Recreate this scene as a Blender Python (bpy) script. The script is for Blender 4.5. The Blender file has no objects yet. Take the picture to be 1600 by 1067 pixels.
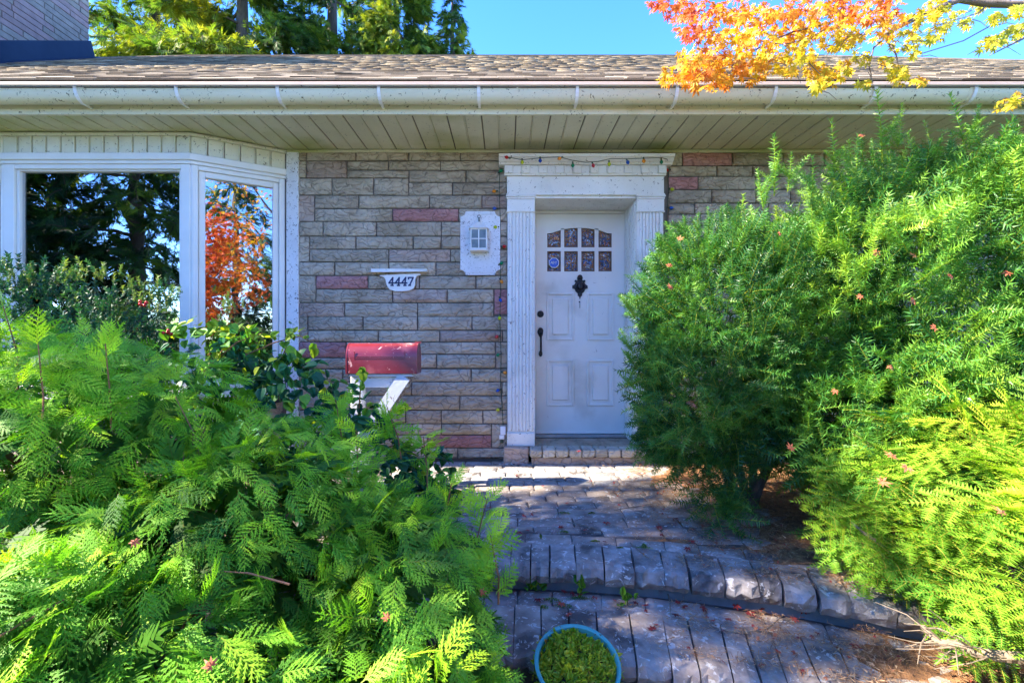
import bpy, math, random
import numpy as np
from mathutils import Vector, Matrix
random.seed(7); rng = np.random.default_rng(7)
scene = bpy.context.scene
COL = scene.collection
# ------------------------------------------------------------------ camera, sky, sun, exposure
F, CX, CY, CZ = 750.0, 790.0, 530.0, 1.03       # focal length in px of a 1600 px wide frame, vanishing point, eye height
cam_d = bpy.data.cameras.new('camera'); cam = bpy.data.objects.new('camera', cam_d); COL.objects.link(cam)
cam.location = (0, 0, CZ); cam.rotation_euler = (math.radians(90), 0, 0)
cam_d.sensor_width = 36; cam_d.lens = 36 * F / 1600
cam_d.shift_x = (800 - CX) / 1600; cam_d.shift_y = -(533.5 - CY) / 1600
cam_d.clip_start = 0.05; cam_d.clip_end = 3000
scene.camera = cam
SUN = Vector((-0.755, -0.14, 0.64)).normalized()
world = bpy.data.worlds.new('World'); scene.world = world; world.use_nodes = True
wn = world.node_tree; wn.nodes.clear()
sky = wn.nodes.new('ShaderNodeTexSky'); sky.sky_type = 'NISHITA'; sky.sun_disc = False
sky.sun_elevation = math.asin(SUN.z); sky.sun_rotation = math.atan2(SUN.x, SUN.y)
sky.air_density = 0.8; sky.dust_density = 0.0; sky.ozone_density = 3.0; sky.altitude = 1500
wb = wn.nodes.new('ShaderNodeBackground'); wb.inputs['Strength'].default_value = 0.125
wo = wn.nodes.new('ShaderNodeOutputWorld')
hs = wn.nodes.new('ShaderNodeHueSaturation'); hs.inputs['Saturation'].default_value = 1.26; hs.inputs['Value'].default_value = 1.0; hs.inputs['Hue'].default_value = 0.514
wn.links.new(sky.outputs[0], hs.inputs['Color']); wn.links.new(hs.outputs[0], wb.inputs[0]); wn.links.new(wb.outputs[0], wo.inputs[0])
sl = bpy.data.lights.new('sun', 'SUN'); sl.energy = 2.7; sl.angle = math.radians(0.55); sl.color = (1.0, 0.90, 0.74)
so = bpy.data.objects.new('sun', sl); COL.objects.link(so); so.rotation_euler = SUN.to_track_quat('Z', 'Y').to_euler(); so.location = (-20, -5, 20)
vs = scene.view_settings; vs.view_transform = 'Standard'; vs.look = 'None'; vs.gamma = 1; vs.use_curve_mapping = False
vs.exposure = 3.22
scene.cycles.max_bounces = 8; scene.cycles.transparent_max_bounces = 8

def W(px, py, d):
    """a point seen at that place of the photo, d metres in front of the lens"""
    return Vector(((px - CX) / F * d, d, CZ + (CY - py) / F * d))

# ------------------------------------------------------------------ helpers
WL = {}
def rr(a, b): return random.uniform(a, b)
class MB:
    def __init__(s): s.v = []; s.f = []
    def add(s, vs_, fs):
        o = len(s.v); s.v += [tuple(p) for p in vs_]; s.f += [tuple(i + o for i in f) for f in fs]; return s
    def box(s, x0, y0, z0, x1, y1, z1, c=0.0, j=0.0):
        x0, x1 = min(x0, x1), max(x0, x1); y0, y1 = min(y0, y1), max(y0, y1); z0, z1 = min(z0, z1), max(z0, z1)
        c = min(c, (x1 - x0) * .45, (y1 - y0) * .45, (z1 - z0) * .45)
        if c <= 0:
            v = [(x, y, z) for x in (x0, x1) for y in (y0, y1) for z in (z0, z1)]
            if j: v = [tuple(q + rr(-j, j) for q in p) for p in v]
            return s.add(v, [(0,1,3,2),(4,6,7,5),(0,4,5,1),(2,3,7,6),(0,2,6,4),(1,5,7,3)])
        v = []; idx = {}
        for ix, x in enumerate((x0, x1)):
            for iy, y in enumerate((y0, y1)):
                for iz, z in enumerate((z0, z1)):
                    sx, sy, sz = (1 if ix == 0 else -1), (1 if iy == 0 else -1), (1 if iz == 0 else -1)
                    jj = [rr(-j, j) for _ in range(3)]
                    for a, p in enumerate(((x, y + sy*c, z + sz*c), (x + sx*c, y, z + sz*c), (x + sx*c, y + sy*c, z))):
                        idx[ix, iy, iz, a] = len(v); v.append(tuple(p[k] + jj[k] for k in range(3)))
        fs = []
        for i in (0, 1):
            fs.append([idx[i,0,0,0], idx[i,1,0,0], idx[i,1,1,0], idx[i,0,1,0]][::(-1 if i == 0 else 1)])
            fs.append([idx[0,i,0,1], idx[0,i,1,1], idx[1,i,1,1], idx[1,i,0,1]][::(-1 if i == 0 else 1)])
            fs.append([idx[0,0,i,2], idx[1,0,i,2], idx[1,1,i,2], idx[0,1,i,2]][::(-1 if i == 0 else 1)])
        for a in (0, 1):
            for b in (0, 1):
                fs.append([idx[0,a,b,1], idx[1,a,b,1], idx[1,a,b,2], idx[0,a,b,2]])
                fs.append([idx[a,0,b,0], idx[a,1,b,0], idx[a,1,b,2], idx[a,0,b,2]])
                fs.append([idx[a,b,0,0], idx[a,b,1,0], idx[a,b,1,1], idx[a,b,0,1]])
        for a in (0, 1):
            for b in (0, 1):
                for d in (0, 1): fs.append([idx[a,b,d,0], idx[a,b,d,1], idx[a,b,d,2]])
        return s.add(v, fs)
    def prism(s, poly, y0, y1):
        """poly: (x, z) outline; stands between the depths y0 and y1"""
        n = len(poly); v = [(x, y0, z) for x, z in poly] + [(x, y1, z) for x, z in poly]
        return s.add(v, [tuple(range(n))[::-1], tuple(range(n, 2*n))] + [(i, (i+1) % n, n + (i+1) % n, n + i) for i in range(n)])
    def slab(s, poly, z0, z1):
        n = len(poly); v = [(x, y, z0) for x, y in poly] + [(x, y, z1) for x, y in poly]
        return s.add(v, [tuple(range(n))[::-1], tuple(range(n, 2*n))] + [(i, (i+1) % n, n + (i+1) % n, n + i) for i in range(n)])
    def extrude_x(s, prof, x0, x1):
        """prof: closed (y, z) outline"""
        n = len(prof); v = [(x0, y, z) for y, z in prof] + [(x1, y, z) for y, z in prof]
        return s.add(v, [tuple(range(n)), tuple(range(n, 2*n))[::-1]] + [(i, n + i, n + (i+1) % n, (i+1) % n) for i in range(n)])
    def tube(s, path, r, n=6, cap=True):
        path = [Vector(p) for p in path]
        if not hasattr(r, '__len__'): r = [r] * len(path)
        up = Vector((0, 0, 1)); vs_ = []; prev = None
        for i, p in enumerate(path):
            t = (path[min(i+1, len(path)-1)] - path[max(i-1, 0)]).normalized()
            a = prev if prev is not None else (up if abs(t.z) < .9 else Vector((1, 0, 0)))
            b = t.cross(a).normalized(); a = b.cross(t).normalized(); prev = a
            for k in range(n):
                q = 2*math.pi*k/n; vs_.append(p + (a*math.cos(q) + b*math.sin(q)) * r[i])
        fs = [(i*n+k, i*n+(k+1) % n, (i+1)*n+(k+1) % n, (i+1)*n+k) for i in range(len(path)-1) for k in range(n)]
        if cap: fs += [tuple(range(n))[::-1], tuple(range((len(path)-1)*n, len(path)*n))]
        return s.add(vs_, fs)
    def lathe(s, prof, c, n=24, ax='z'):
        c = Vector(c); vs_ = []
        for r, h in prof:
            for k in range(n):
                q = 2*math.pi*k/n; a, b = r*math.cos(q), r*math.sin(q)
                vs_.append(c + (Vector((a, b, h)) if ax == 'z' else Vector((a, h, b)) if ax == 'y' else Vector((h, a, b))))
        fs = [(i*n+k, i*n+(k+1) % n, (i+1)*n+(k+1) % n, (i+1)*n+k) for i in range(len(prof)-1) for k in range(n)]
        return s.add(vs_, fs)

def tag(o, label=None, cat=None, group=None, kind=None):
    if label: o['label'] = label
    if cat: o['category'] = cat
    if group: o['group'] = group
    if kind: o['kind'] = kind
    return o
def place(o, wl, parent):
    WL[o.name] = Vector(wl); COL.objects.link(o)
    if parent is not None:
        o.parent = parent; o.location = Vector(wl) - WL[parent.name]
    else: o.location = wl
    return o
def thing(name, loc, label, cat, group=None):
    o = bpy.data.objects.new(name, None); o.empty_display_size = .1
    place(o, loc, None); return tag(o, label, cat, group)
def ob(name, mb, mat, parent=None, origin=None, smooth=False):
    vs_ = mb.v
    if origin is None:
        xs, ys, zs = zip(*vs_); origin = ((min(xs)+max(xs))/2, (min(ys)+max(ys))/2, min(zs))
    ox, oy, oz = origin
    me = bpy.data.meshes.new(name); me.from_pydata([(x-ox, y-oy, z-oz) for x, y, z in vs_], [], mb.f)
    import bmesh
    bm = bmesh.new(); bm.from_mesh(me); bmesh.ops.recalc_face_normals(bm, faces=bm.faces); bm.to_mesh(me); bm.free()
    if smooth:
        me.shade_smooth()
        if smooth != 'all':
            try: me.set_sharp_from_angle(angle=math.radians(40))
            except Exception: pass
    me.materials.append(mat)
    o = bpy.data.objects.new(name, me); return place(o, origin, parent)

# ------------------------------------------------------------------ materials
def nodes(name):
    m = bpy.data.materials.new(name); m.use_nodes = True; nt = m.node_tree
    b = nt.nodes['Principled BSDF']; return m, nt, b
def N(nt, t, **kw):
    n = nt.nodes.new(t)
    for k, v in kw.items():
        if k in n.inputs: n.inputs[k].default_value = v
        else: setattr(n, k, v)
    return n
def ramp(nt, stops, interp='LINEAR'):
    r = nt.nodes.new('ShaderNodeValToRGB'); e = r.color_ramp; e.interpolation = interp
    while len(e.elements) < len(stops): e.elements.new(0.5)
    for q, (p, c) in zip(e.elements, stops):
        q.position = p; q.color = (c[0], c[1], c[2], 1) if hasattr(c, '__len__') else (c, c, c, 1)
    return r
def mix(nt, a, b, fac, mode='MIX'):
    m = nt.nodes.new('ShaderNodeMix'); m.data_type = 'RGBA'; m.blend_type = mode
    for sock, val in ((6, a), (7, b)):
        if hasattr(val, 'is_output'): nt.links.new(val, m.inputs[sock])
        else: m.inputs[sock].default_value = (*val, 1)
    if hasattr(fac, 'is_output'): nt.links.new(fac, m.inputs[0])
    else: m.inputs[0].default_value = fac
    return m.outputs[2]
def surf(name, cols, scale=4, rough=.7, bump=.2, bscale=30, var=0.0, specks=None, spec=.5, stretch=None, metallic=0, patches=None, detail=6, dist=.01):
    """a weathered surface: colour by noise in world space, fine relief, optional specks (colour, scale, threshold) and patches (colour, scale, threshold)"""
    m, nt, b = nodes(name); L = nt.links
    geo = N(nt, 'ShaderNodeNewGeometry'); pos = geo.outputs['Position']
    if stretch:
        mp = N(nt, 'ShaderNodeMapping'); mp.inputs['Scale'].default_value = stretch; L.new(pos, mp.inputs[0]); posc = mp.outputs[0]
    else: posc = pos
    nz = N(nt, 'ShaderNodeTexNoise', Scale=scale, Detail=detail, Roughness=.6); L.new(posc, nz.inputs['Vector'])
    k = len(cols); cr = ramp(nt, [(.3 + .4*i/max(1, k-1), c) for i, c in enumerate(cols)]); L.new(nz.outputs[0], cr.inputs[0]); col = cr.outputs[0]
    if patches:
        n3 = N(nt, 'ShaderNodeTexNoise', Scale=patches[1], Detail=4, Roughness=.55); L.new(pos, n3.inputs['Vector'])
        r3 = ramp(nt, [(patches[2], 0), (patches[2]+.12, 1)]); L.new(n3.outputs[0], r3.inputs[0]); col = mix(nt, col, patches[0], r3.outputs[0])
    if specks:
        n2 = N(nt, 'ShaderNodeTexNoise', Scale=specks[1], Detail=3, Roughness=.7, Distortion=1.2); L.new(pos, n2.inputs['Vector'])
        r2 = ramp(nt, [(specks[2], 0), (specks[2]+.03, 1)]); L.new(n2.outputs[0], r2.inputs[0]); col = mix(nt, col, specks[0], r2.outputs[0])
    if var:
        oi = N(nt, 'ShaderNodeObjectInfo'); r4 = ramp(nt, [(0, 1-var), (1, 1.0)]); L.new(oi.outputs['Random'], r4.inputs[0])
        col = mix(nt, col, r4.outputs[0], 1.0, 'MULTIPLY')
    L.new(col, b.inputs['Base Color'])
    b.inputs['Roughness'].default_value = rough; b.inputs['Specular IOR Level'].default_value = spec; b.inputs['Metallic'].default_value = metallic
    if bump:
        nb = N(nt, 'ShaderNodeTexNoise', Scale=bscale, Detail=5, Roughness=.65); L.new(pos, nb.inputs['Vector'])
        bp = N(nt, 'ShaderNodeBump', Strength=bump, Distance=dist); L.new(nb.outputs[0], bp.inputs['Height']); L.new(bp.outputs[0], b.inputs['Normal'])
    return m
def leafmat(name, stops, stem=(.25, .12, .04), trans=.35, rough=.45, spec=.4):
    """leaf colour by each leaf's own number ('tint'), woody parts by 'wood'"""
    m, nt, b = nodes(name); L = nt.links
    at = N(nt, 'ShaderNodeAttribute', attribute_name='tint'); aw = N(nt, 'ShaderNodeAttribute', attribute_name='wood')
    oi = N(nt, 'ShaderNodeObjectInfo')
    geo = N(nt, 'ShaderNodeNewGeometry'); nz = N(nt, 'ShaderNodeTexNoise', Scale=40., Detail=2.); L.new(geo.outputs['Position'], nz.inputs['Vector'])
    mm = N(nt, 'ShaderNodeMath', operation='MULTIPLY_ADD'); L.new(nz.outputs[0], mm.inputs[0]); mm.inputs[1].default_value = .3
    L.new(at.outputs['Fac'], mm.inputs[2]); ms = N(nt, 'ShaderNodeMath', operation='SUBTRACT'); L.new(mm.outputs[0], ms.inputs[0]); ms.inputs[1].default_value = .15
    cr = ramp(nt, stops); L.new(ms.outputs[0], cr.inputs[0])
    col = mix(nt, cr.outputs[0], stem, aw.outputs['Fac'])
    L.new(col, b.inputs['Base Color']); b.inputs['Roughness'].default_value = rough; b.inputs['Specular IOR Level'].default_value = spec
    tr = N(nt, 'ShaderNodeBsdfTranslucent'); tc = mix(nt, col, (1.0, 1.0, .55), 1.0, 'MULTIPLY'); tc2 = mix(nt, tc, (1.5, 1.6, 1.0), 1.0, 'MULTIPLY'); L.new(tc2, tr.inputs[0])
    mx = N(nt, 'ShaderNodeMixShader'); mx.inputs[0].default_value = trans
    L.new(b.outputs[0], mx.inputs[1]); L.new(tr.outputs[0], mx.inputs[2]); L.new(mx.outputs[0], nt.nodes['Material Output'].inputs[0])
    return m

# ------------------------------------------------------------------ leaf scattering (numpy)
class Tpl:
    """a small piece of foliage along local +Y, its face towards +Z"""
    def __init__(s): s.v = []; s.f = []; s.w = []
    def pt(s, p, w=0.): s.v.append(tuple(p)); s.w.append(w); return len(s.v) - 1
    def needle(s, p, d, L, wd, n=(0, 0, 1), w=0., quad=False, droop=0.):
        p = Vector(p); d = Vector(d).normalized(); side = d.cross(Vector(n)).normalized() * wd * .5
        t = p + d * L + Vector((0, 0, -droop))
        if quad:
            m_ = p + d * L * .45 + Vector((0, 0, -droop*.3))
            a, b, c, e = s.pt(p, w), s.pt(m_ + side, w), s.pt(t, w), s.pt(m_ - side, w); s.f += [(a, b, c), (a, c, e)]
        else:
            a, b, c = s.pt(p + side, w), s.pt(t, w), s.pt(p - side, w); s.f.append((a, b, c))
    def strip(s, pts, wd, n=(0, 0, 1), w=1.):
        pts = [Vector(p) for p in pts]; last = None; k = len(pts)
        for i, p in enumerate(pts):
            d = (pts[min(i+1, k-1)] - pts[max(i-1, 0)]).normalized(); q = wd * (1 - .7*i/(k-1)) * .5; side = d.cross(Vector(n)).normalized() * q
            a, b = s.pt(p + side, w), s.pt(p - side, w)
            if last: s.f += [(last[0], a, b), (last[0], b, last[1])]
            last = (a, b)
    def done(s):
        s.v = np.array(s.v, np.float32); s.f = np.array(s.f, np.int32); s.w = np.array(s.w, np.float32); return s
def norm(a): return a / np.maximum(np.linalg.norm(a, axis=-1, keepdims=True), 1e-9)
def frames(fwd, nrm):
    f = norm(fwd); x = norm(np.cross(f, nrm)); z = np.cross(x, f)
    return np.stack([x, f, z], axis=-1)          # columns
def scatter(name, tpls, pos, fwd, nrm, scale, tint, mat, parent, kind='stuff', smooth=False):
    n = len(pos); R = frames(fwd, nrm) * np.asarray(scale).reshape(-1, 1, 1)
    which = rng.integers(0, len(tpls), n); V = []; Fc = []; TI = []; WO = []; off = 0
    for t, tp in enumerate(tpls):
        m = np.where(which == t)[0]
        if len(m) == 0: continue
        v = np.einsum('nij,kj->nki', R[m], tp.v) + pos[m][:, None, :]
        nv = len(tp.v); V.append(v.reshape(-1, 3))
        Fc.append((tp.f[None] + (np.arange(len(m)) * nv)[:, None, None] + off).reshape(-1, 3)); off += nv * len(m)
        TI.append(np.repeat(tint[m], nv)); WO.append(np.tile(tp.w, len(m)))
    V = np.concatenate(V); Fc = np.concatenate(Fc); TI = np.concatenate(TI); WO = np.concatenate(WO)
    return rawmesh(name, V, Fc, TI, WO, mat, parent, kind, smooth)
def rawmesh(name, V, Fc, TI, WO, mat, parent, kind='stuff', smooth=False, origin=None):
    o0 = np.array(WL[parent.name] if parent is not None else (origin or (0, 0, 0)), np.float32)
    V = (V - o0).astype(np.float32); me = bpy.data.meshes.new(name)
    me.vertices.add(len(V)); me.vertices.foreach_set('co', V.ravel())
    me.loops.add(len(Fc)*3); me.loops.foreach_set('vertex_index', Fc.ravel().astype(np.int32))
    me.polygons.add(len(Fc)); me.polygons.foreach_set('loop_start', np.arange(len(Fc), dtype=np.int32)*3)
    if smooth: me.polygons.foreach_set('use_smooth', np.ones(len(Fc), bool))
    for an, d in (('tint', TI), ('wood', WO)):
        a = me.attributes.new(an, 'FLOAT', 'POINT'); a.data.foreach_set('value', d.astype(np.float32))
    me.update(); me.materials.append(mat)
    o = bpy.data.objects.new(name, me); place(o, Vector(o0), parent)
    if kind: o['kind'] = kind
    return o
def leaf_parts(name, tpls, pos, fwd, nrm, scale, tint, mat, parent, n_parts, smooth=False):
    """the first n_parts leaves as objects that share a few meshes, the rest as one part"""
    key = {}
    R = frames(fwd, nrm)
    for i in range(min(n_parts, len(pos))):
        t = int(rng.integers(0, len(tpls))); q = round(float(np.clip(tint[i], 0, 1)) * 9) / 9
        if (t, q) not in key:
            tp = tpls[t]; me = bpy.data.meshes.new(name); me.from_pydata([tuple(map(float, p)) for p in tp.v], [], [tuple(map(int, f)) for f in tp.f])
            for an, d in (('tint', np.full(len(tp.v), q)), ('wood', tp.w)):
                a = me.attributes.new(an, 'FLOAT', 'POINT'); a.data.foreach_set('value', np.asarray(d, np.float32))
            if smooth: me.shade_smooth()
            me.materials.append(mat); key[t, q] = me
        o = bpy.data.objects.new(name, key[t, q]); place(o, Vector(map(float, pos[i])), parent)
        o.rotation_euler = Matrix(R[i].tolist()).to_euler(); s_ = float(scale[i]); o.scale = (s_, s_, s_)
    if len(pos) > n_parts:
        k = n_parts; scatter('foliage', tpls, pos[k:], fwd[k:], nrm[k:], scale[k:], tint[k:], mat, parent, smooth=smooth)
def snoise(p, s, seed=0):
    """a smooth pseudo-noise in about -1..1"""
    r = np.random.default_rng(seed); out = np.zeros(len(p))
    for _ in range(7):
        d = r.normal(size=3); d /= np.linalg.norm(d); f = s * r.uniform(.6, 1.8); out += np.sin(p @ d * f + r.uniform(0, 6.3))
    return out / 3.2
CAMP = np.array([0, 0, CZ])
def shell(ells, n, lo=.78, hi=1.02, zmin=-.3, back=.2, lump=.07, lscale=7., seed=1, clip=None):
    """points and outward normals in the outer layer of a union of ellipsoids (cx, cy, cz, rx, ry, rz)"""
    P_, Nn, D_ = [], [], []
    E = np.array(ells, float); area = (E[:, 3]*E[:, 4] + E[:, 4]*E[:, 5] + E[:, 3]*E[:, 5]); got = 0
    while got < n:
        m = n * 2; w = rng.choice(len(E), m, p=area/area.sum()); u = norm(rng.normal(size=(m, 3))); r = rng.uniform(0, 1, m)
        r = hi - (hi-lo) * r**1.6
        p = E[w, :3] + u * E[w, 3:] * r[:, None]; p = p + u * (snoise(p, lscale, seed) * lump)[:, None]
        nn = norm(u / E[w, 3:]); keep = p[:, 2] > zmin
        for i in range(len(E)):
            q = np.linalg.norm((p - E[i, :3]) / E[i, 3:], axis=1); keep &= (q > lo*.97) | (w == i)
        vis = np.einsum('ij,ij->i', nn, norm(CAMP - p)) > -.15; keep &= vis | (rng.uniform(size=m) < back)
        if clip is not None: keep &= clip(p)
        P_.append(p[keep]); Nn.append(nn[keep]); D_.append(r[keep]); got += keep.sum()
    return np.concatenate(P_)[:n], np.concatenate(Nn)[:n], np.concatenate(D_)[:n]
def rnd3(n, s=1.): return rng.normal(size=(n, 3)) * s
# ------------------------------------------------------------------ the house's materials
WY, DY, PY = 4.10, 4.44, 4.03            # depth of the wall, the door, the pilasters' front
SOFZ, EY = 2.643, 3.456                  # soffit height, depth of the fascia
def stone_mat(name, cols):
    m, nt, b = nodes(name); L = nt.links
    geo = N(nt, 'ShaderNodeNewGeometry'); pos = geo.outputs['Position']; oi = N(nt, 'ShaderNodeObjectInfo')
    n1 = N(nt, 'ShaderNodeTexNoise', Scale=5., Detail=8., Roughness=.7); L.new(pos, n1.inputs['Vector'])
    cr = ramp(nt, [(.3, cols[0]), (.5, cols[1]), (.7, cols[2])]); L.new(n1.outputs[0], cr.inputs[0])
    r4 = ramp(nt, [(0, .8), (1, 1.08)]); L.new(oi.outputs['Random'], r4.inputs[0]); col = mix(nt, cr.outputs[0], r4.outputs[0], 1., 'MULTIPLY')
    # split-face ridges: a warped cell pattern shifted per stone, as relief and as darker tone in the hollows
    sh = N(nt, 'ShaderNodeVectorMath', operation='MULTIPLY_ADD'); L.new(oi.outputs['Random'], sh.inputs[0]); sh.inputs[1].default_value = (17, 3, 11); L.new(pos, sh.inputs[2])
    wz = N(nt, 'ShaderNodeTexNoise', Scale=9., Detail=2.); L.new(sh.outputs[0], wz.inputs['Vector'])
    wa = N(nt, 'ShaderNodeVectorMath', operation='MULTIPLY_ADD'); L.new(wz.outputs['Color'], wa.inputs[0]); wa.inputs[1].default_value = (.16, .16, .12); L.new(sh.outputs[0], wa.inputs[2])
    mp = N(nt, 'ShaderNodeMapping'); mp.inputs['Scale'].default_value = (11, 3, 24); mp.inputs['Rotation'].default_value = (0, .3, 0); L.new(wa.outputs[0], mp.inputs[0])
    vo = N(nt, 'ShaderNodeTexVoronoi', Scale=1., feature='DISTANCE_TO_EDGE'); L.new(mp.outputs[0], vo.inputs['Vector'])
    vc = ramp(nt, [(0, 0.), (.05, .5), (.25, 1.)]); L.new(vo.outputs['Distance'], vc.inputs[0])
    n2 = N(nt, 'ShaderNodeTexNoise', Scale=60., Detail=5., Roughness=.7); L.new(pos, n2.inputs['Vector'])
    ad = N(nt, 'ShaderNodeMath', operation='MULTIPLY_ADD'); L.new(n2.outputs[0], ad.inputs[0]); ad.inputs[1].default_value = .5; L.new(vc.outputs[0], ad.inputs[2])
    bp = N(nt, 'ShaderNodeBump', Strength=.75, Distance=.012); L.new(ad.outputs[0], bp.inputs['Height']); L.new(bp.outputs[0], b.inputs['Normal'])
    dk = ramp(nt, [(0, .42), (.04, .8), (.1, 1.)]); L.new(vo.outputs['Distance'], dk.inputs[0])
    n4 = N(nt, 'ShaderNodeTexNoise', Scale=13., Detail=2.); L.new(sh.outputs[0], n4.inputs['Vector']); r5 = ramp(nt, [(.42, 0), (.56, .8)]); L.new(n4.outputs[0], r5.inputs[0])
    col = mix(nt, col, mix(nt, col, dk.outputs[0], 1., 'MULTIPLY'), r5.outputs[0])
    # old vine traces, a wandering dark line pattern
    n3 = N(nt, 'ShaderNodeTexNoise', Scale=3.2, Detail=3., Distortion=1.5); L.new(pos, n3.inputs['Vector'])
    vz = ramp(nt, [(.494, 0), (.5, 1), (.506, 0)]); L.new(n3.outputs[0], vz.inputs[0])
    sx = N(nt, 'ShaderNodeSeparateXYZ'); L.new(pos, sx.inputs[0]); hz = ramp(nt, [(.55, 0), (.8, .55)]); mr = N(nt, 'ShaderNodeMath', operation='DIVIDE'); L.new(sx.outputs['Z'], mr.inputs[0]); mr.inputs[1].default_value = 2.7; L.new(mr.outputs[0], hz.inputs[0])
    mm = N(nt, 'ShaderNodeMath', operation='MULTIPLY'); L.new(vz.outputs[0], mm.inputs[0]); L.new(hz.outputs[0], mm.inputs[1])
    col = mix(nt, col, (.05, .04, .03), mm.outputs[0])
    L.new(col, b.inputs['Base Color']); b.inputs['Roughness'].default_value = .85; b.inputs['Specular IOR Level'].default_value = .25
    return m
M = {}
M['grey'] = stone_mat('grey_split_stone', [(.34,.27,.185), (.47,.385,.28), (.60,.505,.385)])
M['pink'] = stone_mat('pink_split_stone', [(.36,.16,.14), (.46,.22,.20), (.54,.31,.28)])
M['tan'] = stone_mat('tan_split_stone', [(.38,.27,.20), (.46,.34,.26), (.55,.43,.34)])
M['stepst'] = stone_mat('pale_step_stone', [(.40,.35,.28), (.52,.46,.37), (.62,.55,.45)])
M['chim0'] = surf('grey_chimney_brick', [(.21,.185,.155), (.31,.275,.235)], 12, .9, .6, 40, var=.25)
M['chim1'] = surf('mauve_chimney_brick', [(.24,.17,.16), (.33,.24,.22)], 12, .9, .6, 40, var=.2)
M['drip'] = surf('peach_drip_edge', [(.52,.38,.27), (.62,.47,.35)], 3, .6, .1)
M['mortar'] = surf('dark_mortar', [(.12,.10,.08), (.19,.16,.125)], 8, .9, .3, 60)
M['white'] = surf('old_white_paint', [(.70,.67,.60), (.81,.785,.715)], 3, .45, .12, 50, specks=((.16,.13,.10), 38, .635), patches=((.60,.59,.52), 2.4, .58))
M['cwhite'] = surf('clean_white_paint', [(.74,.71,.65), (.82,.795,.735)], 2.5, .38, .05, 40, patches=((.62,.59,.52), 1.9, .58), specks=((.45,.42,.38), 16, .70))
M['speck'] = surf('white_board_with_vine_residue', [(.64,.63,.62), (.76,.755,.745)], 4, .5, .15, 50, specks=((.13,.115,.10), 46, .60))
M['wtrim'] = surf('window_white', [(.70,.68,.62), (.79,.77,.71)], 3, .4, .05, 40)
M['cream'] = surf('cream_siding', [(.62,.59,.43), (.73,.705,.57)], 3, .5, .08, 40, specks=((.13,.11,.07), 36, .625))
M['soffit'] = surf('mildewed_soffit_vinyl', [(.54,.51,.34), (.71,.68,.50)], 1.3, .5, .08, 40, specks=((.09,.085,.055), 44, .65), patches=((.44,.45,.19), 1.0, .53))
M['gutter'] = surf('stained_cream_gutter', [(.63,.585,.39), (.76,.725,.54)], 2, .4, .06, 40, specks=((.13,.11,.06), 36, .62), patches=((.45,.42,.20), 1.2, .58), stretch=(.5,2,2))
M['bracket'] = surf('white_bracket', [(.78,.77,.74), (.84,.83,.80)], 6, .4, .05)
M['flash'] = surf('blue_black_flashing', [(.010,.022,.045), (.018,.036,.065)], 2, .6, .05, 20, spec=.2)
M['black'] = surf('blackened_iron', [(.012,.012,.014), (.035,.035,.04)], 30, .45, .4, 60, metallic=.5)
M['dark'] = surf('dark_room', [(.012,.012,.014), (.03,.028,.026)], 2, .9, 0)
M['curtain'] = surf('brown_curtain', [(.10,.055,.035), (.17,.10,.07)], 6, .9, .1)
M['green_cord'] = surf('green_cord', [(.015,.04,.022), (.03,.06,.03)], 10, .5, 0)
M['grass_frost'] = surf('frosted_lantern_glass', [(.07,.09,.09), (.16,.19,.18)], 12, .25, .2, 40)
M['thresh'] = surf('door_sill_metal', [(.35,.35,.37), (.5,.5,.52)], 8, .35, .05, metallic=.6)
M['red'] = surf('faded_red_paint', [(.15,.012,.020), (.22,.024,.035)], 5, .30, .08, 25, specks=((.62,.33,.28), 17, .62), patches=((.34,.08,.085), 5, .56))
M['postpaint'] = surf('peeling_white_post', [(.55,.56,.56), (.70,.71,.71)], 7, .6, .2, 40, specks=((.28,.25,.21), 16, .64))
M['navy'] = surf('navy_paint', [(.02,.035,.10), (.035,.055,.15)], 20, .5, .05)
M['stickblue'] = surf('blue_sticker', [(.01,.10,.50), (.015,.12,.55)], 3, .3, 0)
M['paper'] = surf('white_print', [(.75,.75,.75), (.8,.8,.8)], 3, .4, 0)
def pane_mat(name, refl, base, wob=.015, wscale=2.2, rough=.01, tint=(1, 1, 1), trans=True):
    m, nt, b = nodes(name); L = nt.links
    geo = N(nt, 'ShaderNodeNewGeometry'); nz = N(nt, 'ShaderNodeTexNoise', Scale=wscale, Detail=1.5); L.new(geo.outputs['Position'], nz.inputs['Vector'])
    bp = N(nt, 'ShaderNodeBump', Strength=1., Distance=wob); L.new(nz.outputs[0], bp.inputs['Height'])
    g = N(nt, 'ShaderNodeBsdfGlossy', Roughness=rough); g.inputs[0].default_value = (*tint, 1); L.new(bp.outputs[0], g.inputs['Normal'])
    lw = N(nt, 'ShaderNodeFresnel', IOR=1.6); mr = N(nt, 'ShaderNodeMath', operation='ADD'); L.new(lw.outputs[0], mr.inputs[0]); mr.inputs[1].default_value = refl
    if trans: q = N(nt, 'ShaderNodeBsdfTransparent'); q.inputs[0].default_value = (*base, 1)
    else: q = N(nt, 'ShaderNodeBsdfDiffuse'); q.inputs[0].default_value = (*base, 1)
    mx = N(nt, 'ShaderNodeMixShader'); L.new(mr.outputs[0], mx.inputs[0]); L.new(q.outputs[0], mx.inputs[1]); L.new(g.outputs[0], mx.inputs[2])
    L.new(mx.outputs[0], nt.nodes['Material Output'].inputs[0]); return m
M['glass'] = pane_mat('window_glass', .36, (.6, .62, .62), wob=.0016, wscale=3.)
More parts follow.
